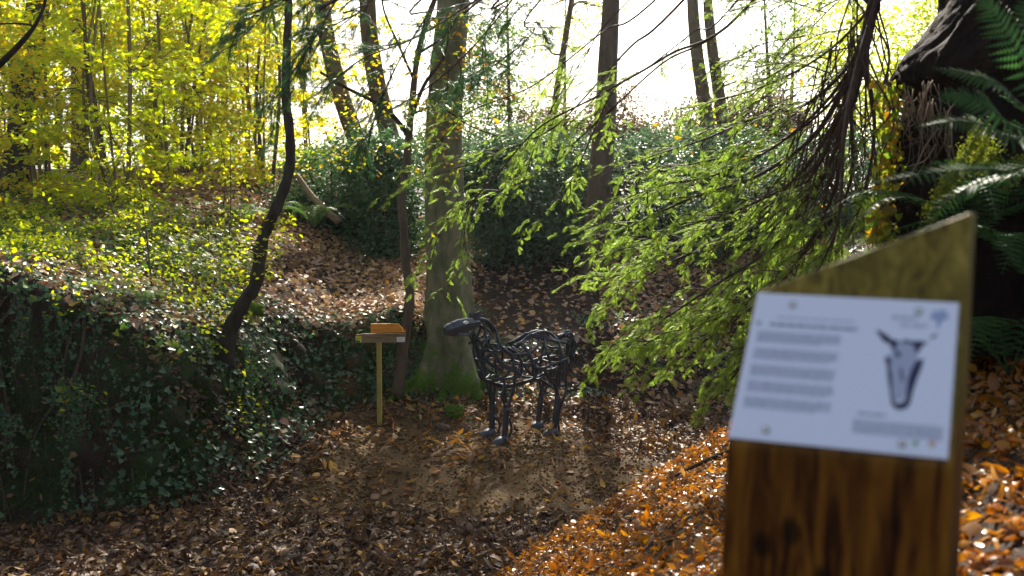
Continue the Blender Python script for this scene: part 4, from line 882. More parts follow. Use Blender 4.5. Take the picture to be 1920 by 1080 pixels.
# ------------------------------------------------------------------ rocks, sticks, logs
def rock(px, py, d, r, label, seed, mat='stone'):
    rg = np.random.default_rng(seed); x = at(px, py, d)[0]; c = A(x, d, gz(x, d) + r[2] * .35)
    u = np.linspace(0, pi, 13)[:, None]; v = (np.arange(20) * 2 * pi / 20)[None]; D = np.stack([np.sin(u) * np.cos(v), np.sin(u) * np.sin(v), np.cos(u) * np.ones_like(v)], -1).reshape(-1, 3)
    pl = nrm(rg.normal(0, 1, (9, 3))); f = np.minimum(1, np.min(.72 / np.maximum(D @ pl.T, 1e-3), axis=1)); V = c + D * (f * (1 + .06 * rg.normal(0, 1, len(D))))[:, None] * A(*r)
    i = np.arange(12)[:, None] * 20; j = np.arange(20)[None]; j2 = (j + 1) % 20
    o = MB().add(V, [np.stack([i + j, i + j2, i + 20 + j2, i + 20 + j], -1).reshape(-1, 4)[:, ::-1]]).build('rock', M[mat], loc=c); tag(o, label, 'rock', 'rocks beside the sculpture')
rock(828, 812, 12.9, (.12, .09, .07), 'flat brown rock left of the sculpture hooves', 1)
rock(873, 817, 12.75, (.09, .08, .085), 'rounded reddish rock beside the front hooves of the sculpture', 2)
rock(852, 792, 13.2, (.16, .12, .13), 'moss-covered stone behind the two brown rocks', 3, 'moss')
def stick(name, pts, r, mat, label, n=8):
    mb = MB(); P = crom(pts, 6); tube(mb, P, r, n); o = mb.build(name, M[mat], smooth=True, loc=P[0]); tag(o, label, 'fallen branch'); return o
stick('fallen_branch', [at(556, 328, 18.8), at(585, 368, 18.6), at(612, 395, 18.4), at(634, 414, 18.2)], [.05, .07], 'bark_pale', 'pale bare branch leaning down the slope right of the crooked tree')
stick('fallen_branch', [at(308, 378, 19), at(340, 405, 18.8), at(358, 432, 18.6)], [.05, .06], 'bark_pale', 'pale leaning branch among the hazel stems on the left')
p0 = at(1235, 872, 8.2); p1 = at(1300, 850, 8.0); p2 = at(1372, 840, 7.8)
for p in (p0, p1, p2): p[2] = gz(p[0], p[1]) + .05
stick('fallen_branch', [p0, p1, p2], [.012, .02], 'bark_dark', 'thin dark stick lying on the orange leaf bank left of the panel post')
p0 = at(735, 690, 13.9); p1 = at(690, 720, 13.6); p2 = at(668, 790, 13.2)
for p in (p0, p1, p2): p[2] = gz(p[0], p[1]) + .05
mbx = at(440, 545, 13.2); z0 = gz(mbx[0], 13.2)
stick('mossy_log', [A(mbx[0] - .4, 13.3, z0 + .05), A(mbx[0], 13.2, z0 + .12), A(mbx[0] + .35, 13.3, z0 + .06)], [.09, .12, .07], 'moss', 'short mossy green log left of the crooked tree')

# ------------------------------------------------------------------ horse sculpture
HF = nrm(A(-.80, -.60, 0)); HL = A(-HF[1], HF[0], 0) * 1.0           # forward, left (towards the camera)
HC = A(.10, 12.52, 0); HZ = gz(.1, 12.5); HC[2] = HZ
T = Thing('horse_sculpture', HC, 'dark blue-grey horse sculpture of bent steel tubes standing on the earth mound', 'sculpture')
def zoom5(x, y): return 640 + x * .29630, 560 + y * .29630
def zoom7(x, y): return 820 + x * .12038, 570 + y * .12038
def zoom8(x, y): return 960 + x * .12961, 600 + y * .12961
def to_side(px, py, yl):
    """point on the vertical plane parallel to the horse axis, yl metres to its left"""
    return on_plane(px, py, HC + HL * yl, HL)
def halfw(p):
    x = np.dot(p - HC, HF); z = p[2] - HZ
    W = np.interp(x, [-.75, -.6, -.35, 0, .3, .5, .7, .9], [.10, .18, .22, .21, .19, .13, .08, .06])
    zc = np.interp(x, [-.7, -.3, .2, .5, .8], [.92, .92, .90, 1.05, 1.35]); hz_ = np.interp(x, [-.7, -.3, .2, .5, .8], [.34, .32, .32, .32, .2])
    return W * math.sqrt(max(.06, 1 - ((z - zc) / hz_) ** 2))
def surf(px, py):
    y = .15
    for _ in range(5): p = to_side(px, py, y); y = .5 * y + .5 * halfw(p)
    return to_side(px, py, y), y
def mirror(P): return P - 2 * ((P - HC) @ HL)[:, None] * HL
Z8, Z5, Z7 = zoom8, zoom5, zoom7
lines = [(Z8, [(130, 360), (200, 290), (300, 215), (400, 172), (510, 172), (600, 230), (660, 300), (692, 390), (702, 500), (690, 620), (670, 740), (640, 860)], 1),
 (Z8, [(250, 205), (400, 225), (540, 262), (680, 310), (780, 335)], 1), (Z8, [(290, 240), (450, 265), (600, 300), (690, 320)], 1), (Z8, [(385, 258), (408, 300), (365, 380), (270, 482)], .9),
 (Z8, [(470, 265), (482, 380), (520, 500), (555, 625)], 1), (Z8, [(0, 500), (120, 492), (270, 482)], .9), (Z8, [(130, 372), (200, 410), (262, 490), (300, 600), (316, 700), (310, 800)], .9),
 (Z8, [(310, 640), (230, 638), (140, 640)], .9), (Z8, [(330, 640), (400, 545), (480, 462), (505, 480)], .9), (Z8, [(820, 550), (700, 600), (560, 650), (470, 722), (590, 712), (672, 668)], 1),
 (Z8, [(320, 860), (370, 770), (420, 690)], .9), (Z8, [(80, 915), (200, 898), (300, 880), (322, 855)], 1.1), (Z8, [(0, 390), (70, 470), (120, 560), (137, 680), (122, 778), (0, 700)], 1),
 (Z8, [(470, 720), (520, 830), (600, 920), (652, 990)], 1.2), (Z8, [(330, 690), (460, 690), (560, 650)], .9), (Z8, [(250, 220), (160, 300), (80, 360)], 1), (Z8, [(320, 860), (400, 850), (490, 790), (480, 730)], .9),
 (Z5, [(1000, 300), (1060, 340), (1088, 375), (1085, 425), (1050, 480), (1000, 507), (955, 515)], 1), (Z5, [(1055, 312), (1110, 345), (1140, 400), (1140, 470), (1100, 462), (1040, 435), (1000, 400), (970, 345)], 1),
 (Z5, [(985, 340), (975, 400), (978, 462)], .9), (Z5, [(890, 392), (935, 352), (985, 322)], .9), (Z5, [(900, 418), (930, 458), (972, 470)], .9), (Z5, [(985, 400), (1025, 402), (1062, 400)], .9),
 (Z5, [(1085, 355), (1140, 352), (1195, 350)], .9), (Z5, [(1165, 322), (1192, 355), (1210, 420), (1220, 500)], 1), (Z5, [(1140, 415), (1180, 414), (1220, 415)], .9), (Z5, [(1120, 290), (1160, 255), (1195, 228)], 1),
 (Z5, [(885, 455), (898, 500), (950, 530), (1050, 550), (1130, 532), (1200, 512), (1222, 500)], 1.1), (Z5, [(1085, 520), (1110, 500), (1140, 480)], .9), (Z5, [(905, 515), (960, 520), (1010, 512), (1085, 500)], .9),
 (Z7, [(610, 300), (700, 350), (780, 400), (850, 500), (730, 570), (600, 640)], 1), (Z7, [(740, 330), (750, 450), (770, 560), (780, 660), (812, 730), (890, 740)], .9), (Z7, [(700, 870), (790, 800), (890, 742), (950, 620)], 1),
 (Z7, [(880, 745), (950, 860), (1050, 950), (1160, 1000)], 1), (Z7, [(690, 880), (760, 990), (850, 1052)], .9), (Z7, [(850, 740), (950, 692), (1060, 680)], .9), (Z7, [(560, 430), (620, 520), (700, 660), (690, 760), (700, 870)], .9),
 (Z7, [(640, 230), (760, 252), (850, 330), (922, 450), (955, 580), (1025, 700), (1165, 790)], 1.2), (Z7, [(740, 930), (760, 870), (850, 790)], .9)]
mb = MB(); TR = .0165
for fz, pts, r in lines:
    P = np.array([surf(*fz(*p))[0] for p in pts]); P = crom(P, 4); tube(mb, P, TR * r, 8)
    if fz is not Z8 or len(pts) > 4 or pts[0][1] % 4 == 0: Pm = mirror(P); tube(mb, Pm, TR * r * .9, 8)
# centre-line tubes and cross members
def cen(fz, pts, y=0.0): return np.array([to_side(*fz(*p), y) for p in pts])
for y in (-.03, .03):
    tube(mb, crom(cen(Z5, [(855, 132), (912, 142), (958, 182), (988, 232), (1002, 288), (1045, 318), (1085, 325), (1130, 292), (1190, 235), (1300, 212), (1380, 262), (1440, 285)], y), 5), TR * 1.15, 8)
    tube(mb, crom(cen(Z5, [(835, 222), (850, 290), (870, 360), (895, 425), (890, 470), (910, 515), (980, 548), (1060, 555), (1150, 535), (1225, 505), (1290, 470)], y), 5), TR * 1.25, 8)
fr = crom(cen(Z5, [(832, 215), (848, 280), (868, 350), (888, 400)], 0), 4); tube(mb, fr, [.026, .03, .02], 9)
for (fz, p) in [(Z5, (1010, 305)), (Z5, (975, 345)), (Z5, (1220, 500)), (Z5, (1050, 545)), (Z5, (900, 480)), (Z8, (510, 172)), (Z8, (690, 400)), (Z8, (310, 640)), (Z8, (130, 366)), (Z7, (850, 500)), (Z7, (700, 870)), (Z5, (1140, 415)), (Z8, (690, 620))]:
    P, y = surf(*fz(*p)); a = mirror(P[None])[0]; top = (P + a) / 2 + A(0, 0, .02 if p[1] < 350 else -.015); tube(mb, crom([P, top, a], 4), TR * .9, 7)
T.part('frame', mb, M['metal'], True)
# saddle plate
mb = MB(); q = [(1050, 302), (1130, 296), (1168, 322), (1092, 332)]; F_ = np.array([to_side(*zoom5(*a), s) for a, s in zip(q, (-.09, -.09, .09, .09))]); F_[:, 2] = F_[:, 2].mean() + A(.005, 0, 0, .005)[:4]
prism(mb, F_, F_ - A(0, 0, .008)); T.part('saddle_plate', mb, M['metal_plate'])
# legs
def leg(pipes, shank, strap, hoof, yl):
    mb = MB()
    for p in pipes: tube(mb, crom(cen(Z5, p, yl), 5), TR * 1.05, 8)
    S_ = cen(Z5, shank, yl); tube(mb, crom(S_, 5), [.036, .038, .034], 12)
    mk = crom(S_, 5); 
    if strap: tube(mb, crom(cen(Z5, strap, yl), 5), .016, 7)
    o = T.part('leg', mb, M['metal'], True)
    hb = MB(); c = to_side(*zoom5(*hoof), yl); c[2] = gz(c[0], c[1]) + .0; a = .125; b = .075; h = .09
    u = np.linspace(0, pi / 2, 8)[:, None]; v = (np.arange(20) * 2 * pi / 20)[None]
    x = np.cos(u) ** .6 * np.cos(v) * a; y = np.cos(u) ** .6 * np.sin(v) * b; z = np.sin(u) * h * np.ones_like(v)
    z = z * (1 - .25 * np.clip(x / a, -1, 1)); V = (c + x[..., None] * HF + y[..., None] * HL + z[..., None] * A(0, 0, 1)).reshape(-1, 3)
    i = np.arange(7)[:, None] * 20; j = np.arange(20)[None]; j2 = (j + 1) % 20
    hb.add(V, [np.stack([i + j, i + j2, i + 20 + j2, i + 20 + j], -1).reshape(-1, 4)]); T.part('hoof', hb, M['metal_plate'], True, sub=o)
    ft = S_[-1]; mb2 = MB()
leg([[(1104, 430), (1100, 480), (1092, 560), (1068, 640), (1050, 705)], [(1030, 550), (1020, 620), (1042, 705)], [(1030, 500), (1035, 600), (1045, 660)]], [(1045, 690), (1040, 790), (1030, 895)], [(1058, 750), (1076, 810), (1068, 860), (1040, 892)], (1005, 935), .17)
leg([[(912, 430), (916, 520), (936, 600), (950, 690)], [(985, 440), (974, 540), (968, 610), (962, 690)], [(945, 470), (943, 540), (945, 620), (955, 690)]], [(957, 670), (955, 760), (952, 865)], [(970, 745), (1002, 795), (988, 850), (960, 870)], (925, 890), -.17)
leg([[(1300, 470), (1345, 545), (1368, 625)], [(1430, 380), (1420, 480), (1422, 580), (1388, 680)], [(1368, 552), (1412, 545)], [(1310, 500), (1360, 560), (1372, 640)], [(1395, 330), (1385, 450), (1380, 550)]], [(1370, 610), (1358, 720), (1345, 845)], [(1392, 670), (1374, 750), (1378, 840)], (1325, 878), .17)
leg([[(1235, 420), (1245, 490), (1262, 560), (1262, 610)], [(1330, 430), (1325, 510), (1300, 560), (1276, 610)], [(1285, 480), (1275, 560), (1270, 610)]], [(1267, 590), (1256, 690), (1246, 785)], [(1275, 670), (1302, 740), (1278, 790)], (1232, 812), -.17)
# tail
mb = MB(); tube(mb, crom(cen(Z8, [(650, 248), (700, 232), (765, 212)], .0), 4), [.034, .03], 10)
for pts, y, r in [([(760, 215), (805, 165), (850, 180), (872, 260), (905, 330), (902, 430), (872, 500), (885, 600)], .03, 1.3), ([(765, 205), (800, 160), (860, 200), (880, 300), (850, 400), (840, 520), (870, 620)], -.02, 1.2),
                  ([(770, 230), (830, 190), (860, 260), (800, 330), (800, 440), (790, 560)], .06, 1.1), ([(780, 215), (840, 175), (868, 250), (890, 400), (880, 520), (930, 640), (985, 700)], .0, .9), ([(820, 620), (840, 700), (885, 780), (945, 835)], .0, .8), ([(775, 230), (835, 250), (820, 350), (840, 480)], -.05, 1.1)]:
    tube(mb, crom(cen(Z8, pts, y), 5), TR * r, 8)
T.part('tail', mb, M['metal'], True)
# head: faceted plates
hd = [(852, 128), (800, 122), (740, 130), (700, 150), (672, 168), (655, 190), (650, 215), (662, 230), (700, 236), (740, 228), (790, 212), (835, 190), (860, 165)]
ctr = cen(Z5, [(860, 150), (800, 160), (745, 178), (702, 193), (672, 200), (654, 206)]); hh = [.050, .074, .090, .082, .070, .046]; ww = [.07, .085, .075, .066, .064, .045]
prof = [(1.0, .42), (.25, 1.0), (-1.0, .62), (-1.0, -.62), (.25, -1.0), (1.0, -.42)]
ax = nrm(np.gradient(ctr, axis=0)); V = []
for c, t, h_, w_ in zip(ctr, ax, hh, ww):
    up = nrm(np.cross(HL, t)); up = up * np.sign(up[2]); V += [c + up * a * h_ + HL * b * w_ for a, b in prof]
n_ = len(prof); V = np.array(V); i = np.arange(5)[:, None] * n_; j = np.arange(n_)[None]; j2 = (j + 1) % n_
hm = MB().add(V, [np.stack([i + j, i + j2, i + n_ + j2, i + n_ + j], -1).reshape(-1, 4), (np.arange(n_) + 5 * n_)[None], np.arange(n_)[::-1][None]])
for s in (-.06, .06): tube(hm, crom(cen(Z5, [(745, 222), (790, 230), (828, 215), (850, 185)], s), 5), .013, 7)
head = T.part('head', hm, M['metal_plate'])
for s in (1, -1):
    mb = MB()
    p = cen(Z5, [(792, 151)], s * .086)[0]; t_ = nrm(ax[1]); u_ = nrm(np.cross(HL, t_)); a = np.linspace(0, 2 * pi, 14, endpoint=False)
    ring = p + np.cos(a)[:, None] * t_ * .034 + np.sin(a)[:, None] * u_ * .018; prism(mb, *((ring + HL * s * .004, ring - HL * s * .03) if s > 0 else (ring - HL * s * .03, ring + HL * s * .004)))
    T.part('eye', mb, M['white'], sub=head, label='white almond-shaped eye')
# seams and rivet band on the head plates
sm = MB()
for y0, pts in ((.062, [(850, 172), (800, 176), (745, 192), (705, 205)]), (-.062, [(850, 172), (800, 176), (745, 192), (705, 205)])):
    tube(sm, crom(cen(Z5, pts, y0 * 1.3), 5), .006, 6)
ring = ctr[3] + np.array([nrm(np.cross(HL, ax[3])) * a * hh[3] * 1.03 + HL * b * ww[3] * 1.03 for a, b in prof + prof[:1]])
tube(sm, ring, .006, 6); T.part('seam', sm, M['metal'], sub=head)
for (tip, b1, b2, y) in [((893, 72), (828, 108), (866, 142), .05), ((838, 82), (808, 100), (832, 138), -.05)]:
    eb = MB(); a1, a2, a3 = cen(Z5, [b1, tip, b2], y); a4 = cen(Z5, [(b2[0] - 15, b2[1] + 8)], y)[0]; a5 = cen(Z5, [((b1[0] + tip[0]) / 2 - 6, (b1[1] + tip[1]) / 2 - 4)], y + .02)[0]
    F_ = np.array([a1, a5, a2, a3, a4]); prism(eb, F_, F_ - HL * .008 + HF * .004); T.part('ear', eb, M['metal_plate'], sub=head)

# ------------------------------------------------------------------ fingerpost behind
def wood(name, cols, streak=None, stretch=(1, 1, 1), scale=6, rough=.55, bump=.25, knots=True, spec=.35):
    m, t, o = newmat(name); L = t.links.new; tc = node(t, 'ShaderNodeTexCoord'); mp = node(t, 'ShaderNodeMapping'); mp.inputs['Scale'].default_value = stretch; L(tc.outputs['Object'], mp.inputs[0])
    n1 = node(t, 'ShaderNodeTexNoise', inp={'Scale': scale, 'Detail': 6, 'Roughness': .6, 'Distortion': .6}); L(mp.outputs[0], n1.inputs[0]); r = ramp(t, cols, list(np.linspace(.3, .7, len(cols)))); L(n1.outputs[0], r.inputs[0])
    p = node(t, 'ShaderNodeBsdfPrincipled', inp={'Roughness': rough}); p.inputs['Specular IOR Level'].default_value = spec; L(r.outputs[0], p.inputs['Base Color'])
    n2 = node(t, 'ShaderNodeTexNoise', inp={'Scale': scale * 5, 'Detail': 5}); L(mp.outputs[0], n2.inputs[0]); b = node(t, 'ShaderNodeBump', inp={'Strength': bump, 'Distance': .004}); L(n2.outputs[0], b.inputs['Height']); L(b.outputs[0], p.inputs['Normal']); L(p.outputs[0], o.inputs[0]); return m
pp_ = at(712, 806, 13.05); pz = gz(pp_[0], 13.05); px_ = pp_[0]
T = Thing('fingerpost', A(px_, 13.05, pz), 'small wooden fingerpost with orange arrow board left of the horse sculpture', 'signpost')
mb = MB(); ztop = at(712, 622, 13.05)[2]; box(mb, A(px_, 13.05, (pz - .3 + ztop) / 2), A(.030, 0, 0), A(0, .028, 0), A(0, 0, (ztop - pz + .3) / 2))
T.part('post', mb, wood('post_wood', [(.26, .21, .04), (.38, .31, .07), (.46, .38, .11)], stretch=(6, 6, 1)))
yb_ = 13.05 - .045
def board(mb, pts, y, th=.035):
    F_ = np.array([at(a, b, y) for a, b in pts]); prism(mb, F_, F_ + A(0, th, 0))
mb = MB(); board(mb, [(667, 643), (759, 642), (760, 625), (680, 626), (667, 628)], 12.99)
bd = T.part('cross_board', mb, wood('weathered_board', [(.15, .10, .05), (.25, .17, .09), (.32, .23, .13)], stretch=(1, 4, 9), scale=4), label='weathered grey-brown horizontal board')
mb = MB(); board(mb, [(695, 624), (760, 623), (754, 615), (747, 607), (695, 607)], 12.97, .045)
ar = T.part('arrow_board', mb, wood('orange_wood', [(.62, .20, .02), (.78, .30, .03), (.85, .36, .05)], stretch=(1, 4, 8), scale=4), label='orange stained board cut to an arrow pointing right')
def decal(parent, name, pts, y, mat, T=T):
    mb = MB(); F_ = np.array([at(a, b, y) for a, b in pts]); prism(mb, F_, F_ + A(0, .003, 0)); return T.part(name, mb, mat, sub=parent)
Yl = plain('yellow_paint', (.75, .68, .02), .5); Gr = plain('green_paint', (.01, .22, .10), .5); Rd = plain('red_paint', (.65, .02, .02), .5)
decal(bd, 'yellow_mark', [(666.3, 633.8), (678, 633.8), (678, 630.6), (666.3, 630.6)], 12.988, Yl)
decal(bd, 'yellow_mark', [(666.6, 638), (675, 638), (675, 642), (678, 642), (678, 635), (666.6, 635)], 12.988, Yl)
decal(bd, 'green_mark', [(666.3, 642.7), (674.5, 642.7), (674.5, 638.3), (666.3, 638.3)], 12.988, Gr)
pl = decal(bd, 'white_plate', [(744, 641), (759, 641), (759, 632), (744, 632)], 12.985, M['white'])
decal(ar, 'yellow_tip', [(752.5, 622), (759, 622), (755, 617)], 12.966, Yl); decal(ar, 'red_tip', [(759.5, 622), (761.5, 619.5), (760, 616.5), (755.3, 616)], 12.966, Rd)
def text(T, parent, name, s, loc, size, mat, ex=(1, 0, 0), up=(0, 0, 1), ext=.0006):
    cu = bpy.data.curves.new(name, 'FONT'); cu.body = s; cu.size = size; cu.extrude = ext; tmp = bpy.data.objects.new(name, cu); COL.objects.link(tmp)
    dg = bpy.context.evaluated_depsgraph_get(); me = bpy.data.meshes.new_from_object(tmp.evaluated_get(dg)); bpy.data.objects.remove(tmp)
    V = np.empty(len(me.vertices) * 3, np.float32); me.vertices.foreach_get('co', V); V = V.reshape(-1, 3)
    ex = nrm(np.asarray(ex, float)); up = nrm(np.asarray(up, float)); nn = np.cross(ex, up); V = np.asarray(loc) + V[:, :1] * ex + V[:, 1:2] * up + V[:, 2:] * nn - T.loc
    me.vertices.foreach_set('co', V.astype(np.float32).ravel()); me.materials.clear(); me.materials.append(mat); me.update()
    o = bpy.data.objects.new(name, me); COL.objects.link(o); o.parent = parent; return o
yt = plain('yellow_lettering', (.75, .48, .05), .5)
text(T, ar, 'lettering', 'Ludare de Nasard', at(702.5, 616.2, 12.967), .036, yt); text(T, ar, 'lettering', '1 km', at(741, 615.6, 12.967), .036, yt)
gt = plain('grey_print', (.25, .25, .3), .6); 
for i in range(3): decal(pl, 'print_line', [(746, 634.6 + i * 2), (756 - i, 634.6 + i * 2), (756 - i, 634.2 + i * 2), (746, 634.2 + i * 2)], 12.9835, gt)

# ------------------------------------------------------------------ information panel in the foreground
al = radians(28); ph = radians(27)
KL = at(1362, 832, 1.75); hdir = A(cos(al), -sin(al), 0); nlow = A(-sin(al), -cos(al), 0)
up2 = nrm(A(0, 0, 1) * cos(ph) - nlow * sin(ph)); nup = np.cross(hdir, up2); nup = nup * np.sign(-nup[1])
KR0 = on_plane(1787, 872, KL, nlow); w_h = np.dot(KR0 - KL, hdir); KR = KL + hdir * w_h
TL = on_plane(1416, 549, KL, nup); TRr = on_plane(1823, 397, KL, nup)
print('panel kink R', KR, KR0, 'TL', TL, 'TR', TRr, 'width', w_h)
gb = gz(KL[0], KL[1]) - .3
BL = on_plane(1349, 1085, KL, nlow); BR = on_plane(1777, 1085, KL, nlow)
slL = (BL - KL); slR = (BR - KR); BL = KL + slL * ((gb - KL[2]) / slL[2]); BR = KR + slR * ((gb - KR[2]) / slR[2])
back = -nlow * .30
woodp = newmat('panel_post_wood'); m_, t, o_ = woodp; L = t.links.new
tc = node(t, 'ShaderNodeTexCoord'); mp = node(t, 'ShaderNodeMapping'); mp.inputs['Scale'].default_value = (16, 16, 1.6); mp.inputs['Rotation'].default_value = (0, 0, 0); L(tc.outputs['Object'], mp.inputs[0])
n1 = node(t, 'ShaderNodeTexNoise', inp={'Scale': 1.6, 'Detail': 6, 'Roughness': .6, 'Distortion': 1.4}); L(mp.outputs[0], n1.inputs[0])
r1 = ramp(t, [(.012, .003, .0005), (.075, .022, .002), (.17, .062, .005), (.26, .11, .010)], [.36, .46, .56, .72]); L(n1.outputs[0], r1.inputs[0])
r2 = ramp(t, [(.05, .035, .006), (.17, .125, .02), (.32, .23, .05)], [.32, .5, .68]); L(n1.outputs[0], r2.inputs[0])
sx = node(t, 'ShaderNodeSeparateXYZ'); L(tc.outputs['Object'], sx.inputs[0]); mr = node(t, 'ShaderNodeMapRange', inp={1: KL[2] - gb - .02, 2: KL[2] - gb + .12}); L(sx.outputs[2], mr.inputs[0])
mx = node(t, 'ShaderNodeMix', data_type='RGBA'); L(mr.outputs[0], mx.inputs[0]); L(r1.outputs[0], mx.inputs[6]); L(r2.outputs[0], mx.inputs[7])
vo = node(t, 'ShaderNodeTexVoronoi', inp={'Scale': 7.5}); mp2 = node(t, 'ShaderNodeMapping'); mp2.inputs['Scale'].default_value = (1, 1, .7); L(tc.outputs['Object'], mp2.inputs[0]); L(mp2.outputs[0], vo.inputs[0])
kr = ramp(t, [(0, 0, 0), (1, 1, 1)], [.09, .17]); L(vo.outputs['Distance'], kr.inputs[0]); km = node(t, 'ShaderNodeMix', data_type='RGBA', blend_type='MULTIPLY', inp={0: .8}); L(mx.outputs[2], km.inputs[6]); L(kr.outputs[0], km.inputs[7])
p = node(t, 'ShaderNodeBsdfPrincipled', inp={'Roughness': .6}); p.inputs['Specular IOR Level'].default_value = .15; L(km.outputs[2], p.inputs['Base Color']); b = node(t, 'ShaderNodeBump', inp={'Strength': .3, 'Distance': .003}); L(n1.outputs[0], b.inputs['Height']); L(b.outputs[0], p.inputs['Normal']); L(p.outputs[0], o_.inputs[0])
pbase = A(*((BL + BR) / 2 + back / 2)); pbase[2] = gb
T = Thing('information_panel', pbase, 'thick wooden post with slanted top carrying a white printed panel, close on the right', 'information sign')
mb = MB()
front = np.array([BL, BR, KR, TRr, TL, KL]); bk = front + back; bk[3] = TRr - nlow * (.13 + 0); bk[4] = TL - nlow * (.17)
bk[2] = KR + back; bk[5] = KL + back
n_ = 6; V = np.vstack([front, bk]); mb.add(V, [np.array([[0, 1, 2, 5]]), np.array([[5, 2, 3, 4]]), np.array([[7, 6, 11, 8], [8, 11, 10, 9]]), np.array([[1, 7, 8, 2], [2, 8, 9, 3], [3, 9, 10, 4], [4, 10, 11, 5], [5, 11, 6, 0], [0, 6, 7, 1]])])
post = T.part('post', mb, m_)
bv = post.modifiers.new('bevel', 'BEVEL'); bv.width = .005; bv.segments = 2; bv.limit_method = 'ANGLE'
def up(px, py, off): return on_plane(px, py, KL + nup * off, nup)
mb = MB(); q = [(1365, 820), (1777, 861), (1798, 568), (1421, 549)]; F_ = np.array([up(a, b, .006) for a, b in q]); prism(mb, F_, F_ - nup * .005)
pan = T.part('panel', mb, plain('panel_white_sky_tint', (.80, .84, .99), .8, spec=.1))  # bluish sky reflection put into the white base colour
def print_(name, pts, mat, off=.0068, sub=pan):
    mb = MB(); F_ = np.array([up(a, b, off) for a, b in pts]); mb.add(F_, np.arange(len(F_))[None]); return T.part(name, mb, mat, sub=sub)
# left text column: lines made of word-length dashes (too blurred to read in the photo)
dk = plain('dark_print', (.16, .18, .30), .6); md2 = plain('grey_text_print', (.30, .33, .47), .6); lt = plain('pale_text_print', (.42, .46, .62), .6); nv = plain('navy_print', (.02, .03, .09), .6); bl = plain('blue_print', (.34, .42, .66), .6)
def bil(q, u, v):
    (a, b, c, d) = [np.array(x, float) for x in q]; return (a * (1 - u) + b * u) * (1 - v) + (d * (1 - u) + c * u) * v
PQ = [(1421, 549), (1798, 568), (1777, 861), (1365, 820)]
def tline(mb, u0, u1, v, h, rg):
    u = u0
    while u < u1:
        l = min(rg.uniform(.012, .045), u1 - u); pts = [bil(PQ, a, b) for a, b in ((u, v + h), (u + l, v + h), (u + l, v), (u, v))]
        F_ = np.array([up(a, b, .0068) for a, b in pts]); mb.add(F_, np.arange(4)[None]); u += l + .006
rg = np.random.default_rng(5)
for nm, ar_, mt_ in (('subtitle', (.12, .50, .155, .010), lt), ('heading', (.09, .52, .200, .017), dk), ('heading_number', (.025, .045, .195, .02), dk), ('caption', (.57, .70, .752, .012), dk)):
    mb = MB(); tline(mb, *ar_, rg); T.part(nm, mb, mt_, sub=pan)
mb = MB()
for v0, v1 in [(.26, .33), (.375, .45), (.49, .56), (.60, .67), (.71, .78)]:
    for k, v in enumerate(np.arange(v0, v1, .0155)): tline(mb, .04, .44 - (.12 * rg.random() if v + .0155 > v1 else 0), v, .008, rg)
T.part('text_column', mb, md2, sub=pan); mb = MB()
for v in np.arange(.80, .88, .0155): tline(mb, .555, .97, v, .008, rg)
T.part('text_paragraph', mb, md2, sub=pan)
# emblem: small tree and two short words
hl2 = nrm(up(1700, 600, 0) - up(1600, 594, 0)); 
text(T, pan, 'lettering', 'BOSQUE', up(1672, 598, .0068), .0105, md2, hl2, np.cross(nup, hl2), .0001)
text(T, pan, 'lettering', 'DE LIBOS', up(1688, 612, .0068), .0105, md2, hl2, np.cross(nup, hl2), .0001)
a = np.linspace(0, 2 * pi, 22, endpoint=False); cr = [(1762 + (17 + 3 * sin(5 * t_)) * cos(t_), 592 + (11 + 2 * sin(5 * t_ + 1)) * sin(t_)) for t_ in a][::-1]
print_('emblem', cr, bl); print_('emblem', [(1755, 614), (1763, 614), (1762, 600), (1758, 600)], bl)
# horse head drawing (navy strokes)
def Z2(x, y): return 1620 + x * .12962, 550 + y * .12962
def Zs(x, y): return 1340 + x * .6480, 380 + y * .6481
strokes = [[Z2(*p) for p in [(165, 525), (230, 540), (330, 600), (400, 660), (520, 690), (470, 740), (460, 800), (420, 830), (370, 730), (290, 700), (230, 620)]],
           [Z2(*p) for p in [(1080, 585), (1000, 650), (950, 650), (1000, 600)]],
           [Z2(*p) for p in [(540, 690), (600, 665), (700, 690), (800, 685), (930, 705), (860, 750), (820, 800), (790, 860), (750, 850), (720, 750), (620, 710), (570, 720)]],
           [Z2(*p) for p in [(320, 900), (370, 920), (395, 1000), (375, 1050), (330, 1030), (300, 960)]],
           [Zs(*p) for p in [(606, 452), (598, 480), (586, 510), (574, 545), (566, 580), (555, 596), (530, 600), (512, 585), (512, 572), (530, 582), (550, 575), (556, 545), (560, 510), (570, 480), (585, 455)]],
           [Zs(*p) for p in [(505, 465), (512, 500), (514, 545), (520, 575), (511, 578), (506, 540), (500, 500), (498, 465)]],
           [Zs(*p) for p in [(540, 470), (545, 500), (548, 520), (541, 515), (536, 490)]],
           [Zs(*p) for p in [(528, 425), (540, 440), (532, 450), (522, 438)]]]
mb = MB()
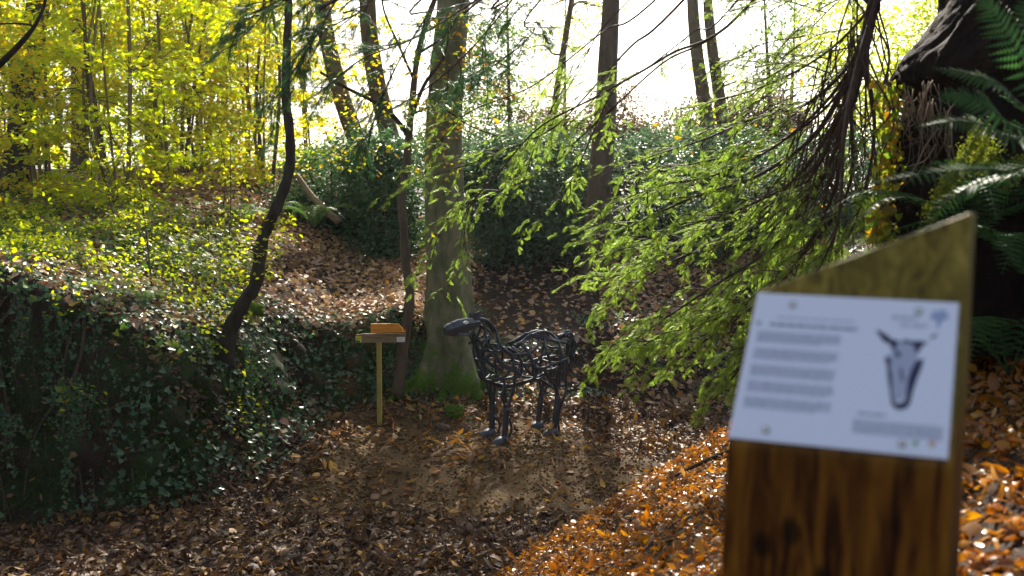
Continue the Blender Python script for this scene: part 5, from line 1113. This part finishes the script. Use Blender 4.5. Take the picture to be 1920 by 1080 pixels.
for s in strokes:
    F_ = np.array([up(a, b, .0068) for a, b in s]); c = F_.mean(0); n_ = len(F_)
    mb.add(F_, [np.arange(n_)[::-1][None]])
T.part('horse_drawing', mb, nv, sub=pan, label='navy ink drawing of a horse head')
print_('shade', [Zs(*p) for p in [(520, 400), (575, 402), (590, 440), (575, 480), (560, 540), (540, 575), (520, 570), (510, 500), (508, 440)]][::-1], lt, .0064)
print_('emblem', [(1717 + 5 * cos(x), 831 + 5 * sin(x)) for x in a][::-1], plain('leaf_green_print', (.12, .32, .10), .6)); print_('emblem', [(1748 + 7 * cos(x), 832 + 7 * sin(x)) for x in a][::-1], plain('peach_print', (.62, .45, .38), .6))
for (sx_, sy_) in [(1487, 571), (1723, 584), (1437, 806), (1692, 832)]:
    sc = MB(); c = up(sx_, sy_, .006); u = np.linspace(0, pi / 2, 6)[:, None]; v = (np.arange(16) * 2 * pi / 16)[None]; e2 = np.cross(nup, hl2)
    V = (c + (np.cos(u) * np.cos(v))[..., None] * hl2 * .0075 + (np.cos(u) * np.sin(v))[..., None] * e2 * .0075 + (np.sin(u) * np.ones_like(v))[..., None] * nup * .005).reshape(-1, 3)
    i = np.arange(5)[:, None] * 16; j = np.arange(16)[None]; j2 = (j + 1) % 16
    sc.add(V, [np.stack([i + j, i + j2, i + 16 + j2, i + 16 + j], -1).reshape(-1, 4)]); T.part('screw', sc, plain('screw_steel', (.55, .55, .55), .25, 1.0), True, sub=pan)

# ------------------------------------------------------------------ thin volume standing in for the lens flare veil
hz_m = bpy.data.materials.new('flare_veil'); hz_m.use_nodes = True; t = hz_m.node_tree; t.nodes.clear(); o = t.nodes.new('ShaderNodeOutputMaterial')
pv = t.nodes.new('ShaderNodeVolumePrincipled'); pv.inputs['Color'].default_value = (.9, .93, 1, 1); pv.inputs['Density'].default_value = .0004; pv.inputs['Anisotropy'].default_value = .55; t.links.new(pv.outputs[0], o.inputs['Volume'])
mb = MB(); box(mb, A(0, 20, 7), A(48, 0, 0), A(0, 48, 0), A(0, 0, 11)); tag(mb.build('flare_haze', hz_m), kind='stuff')
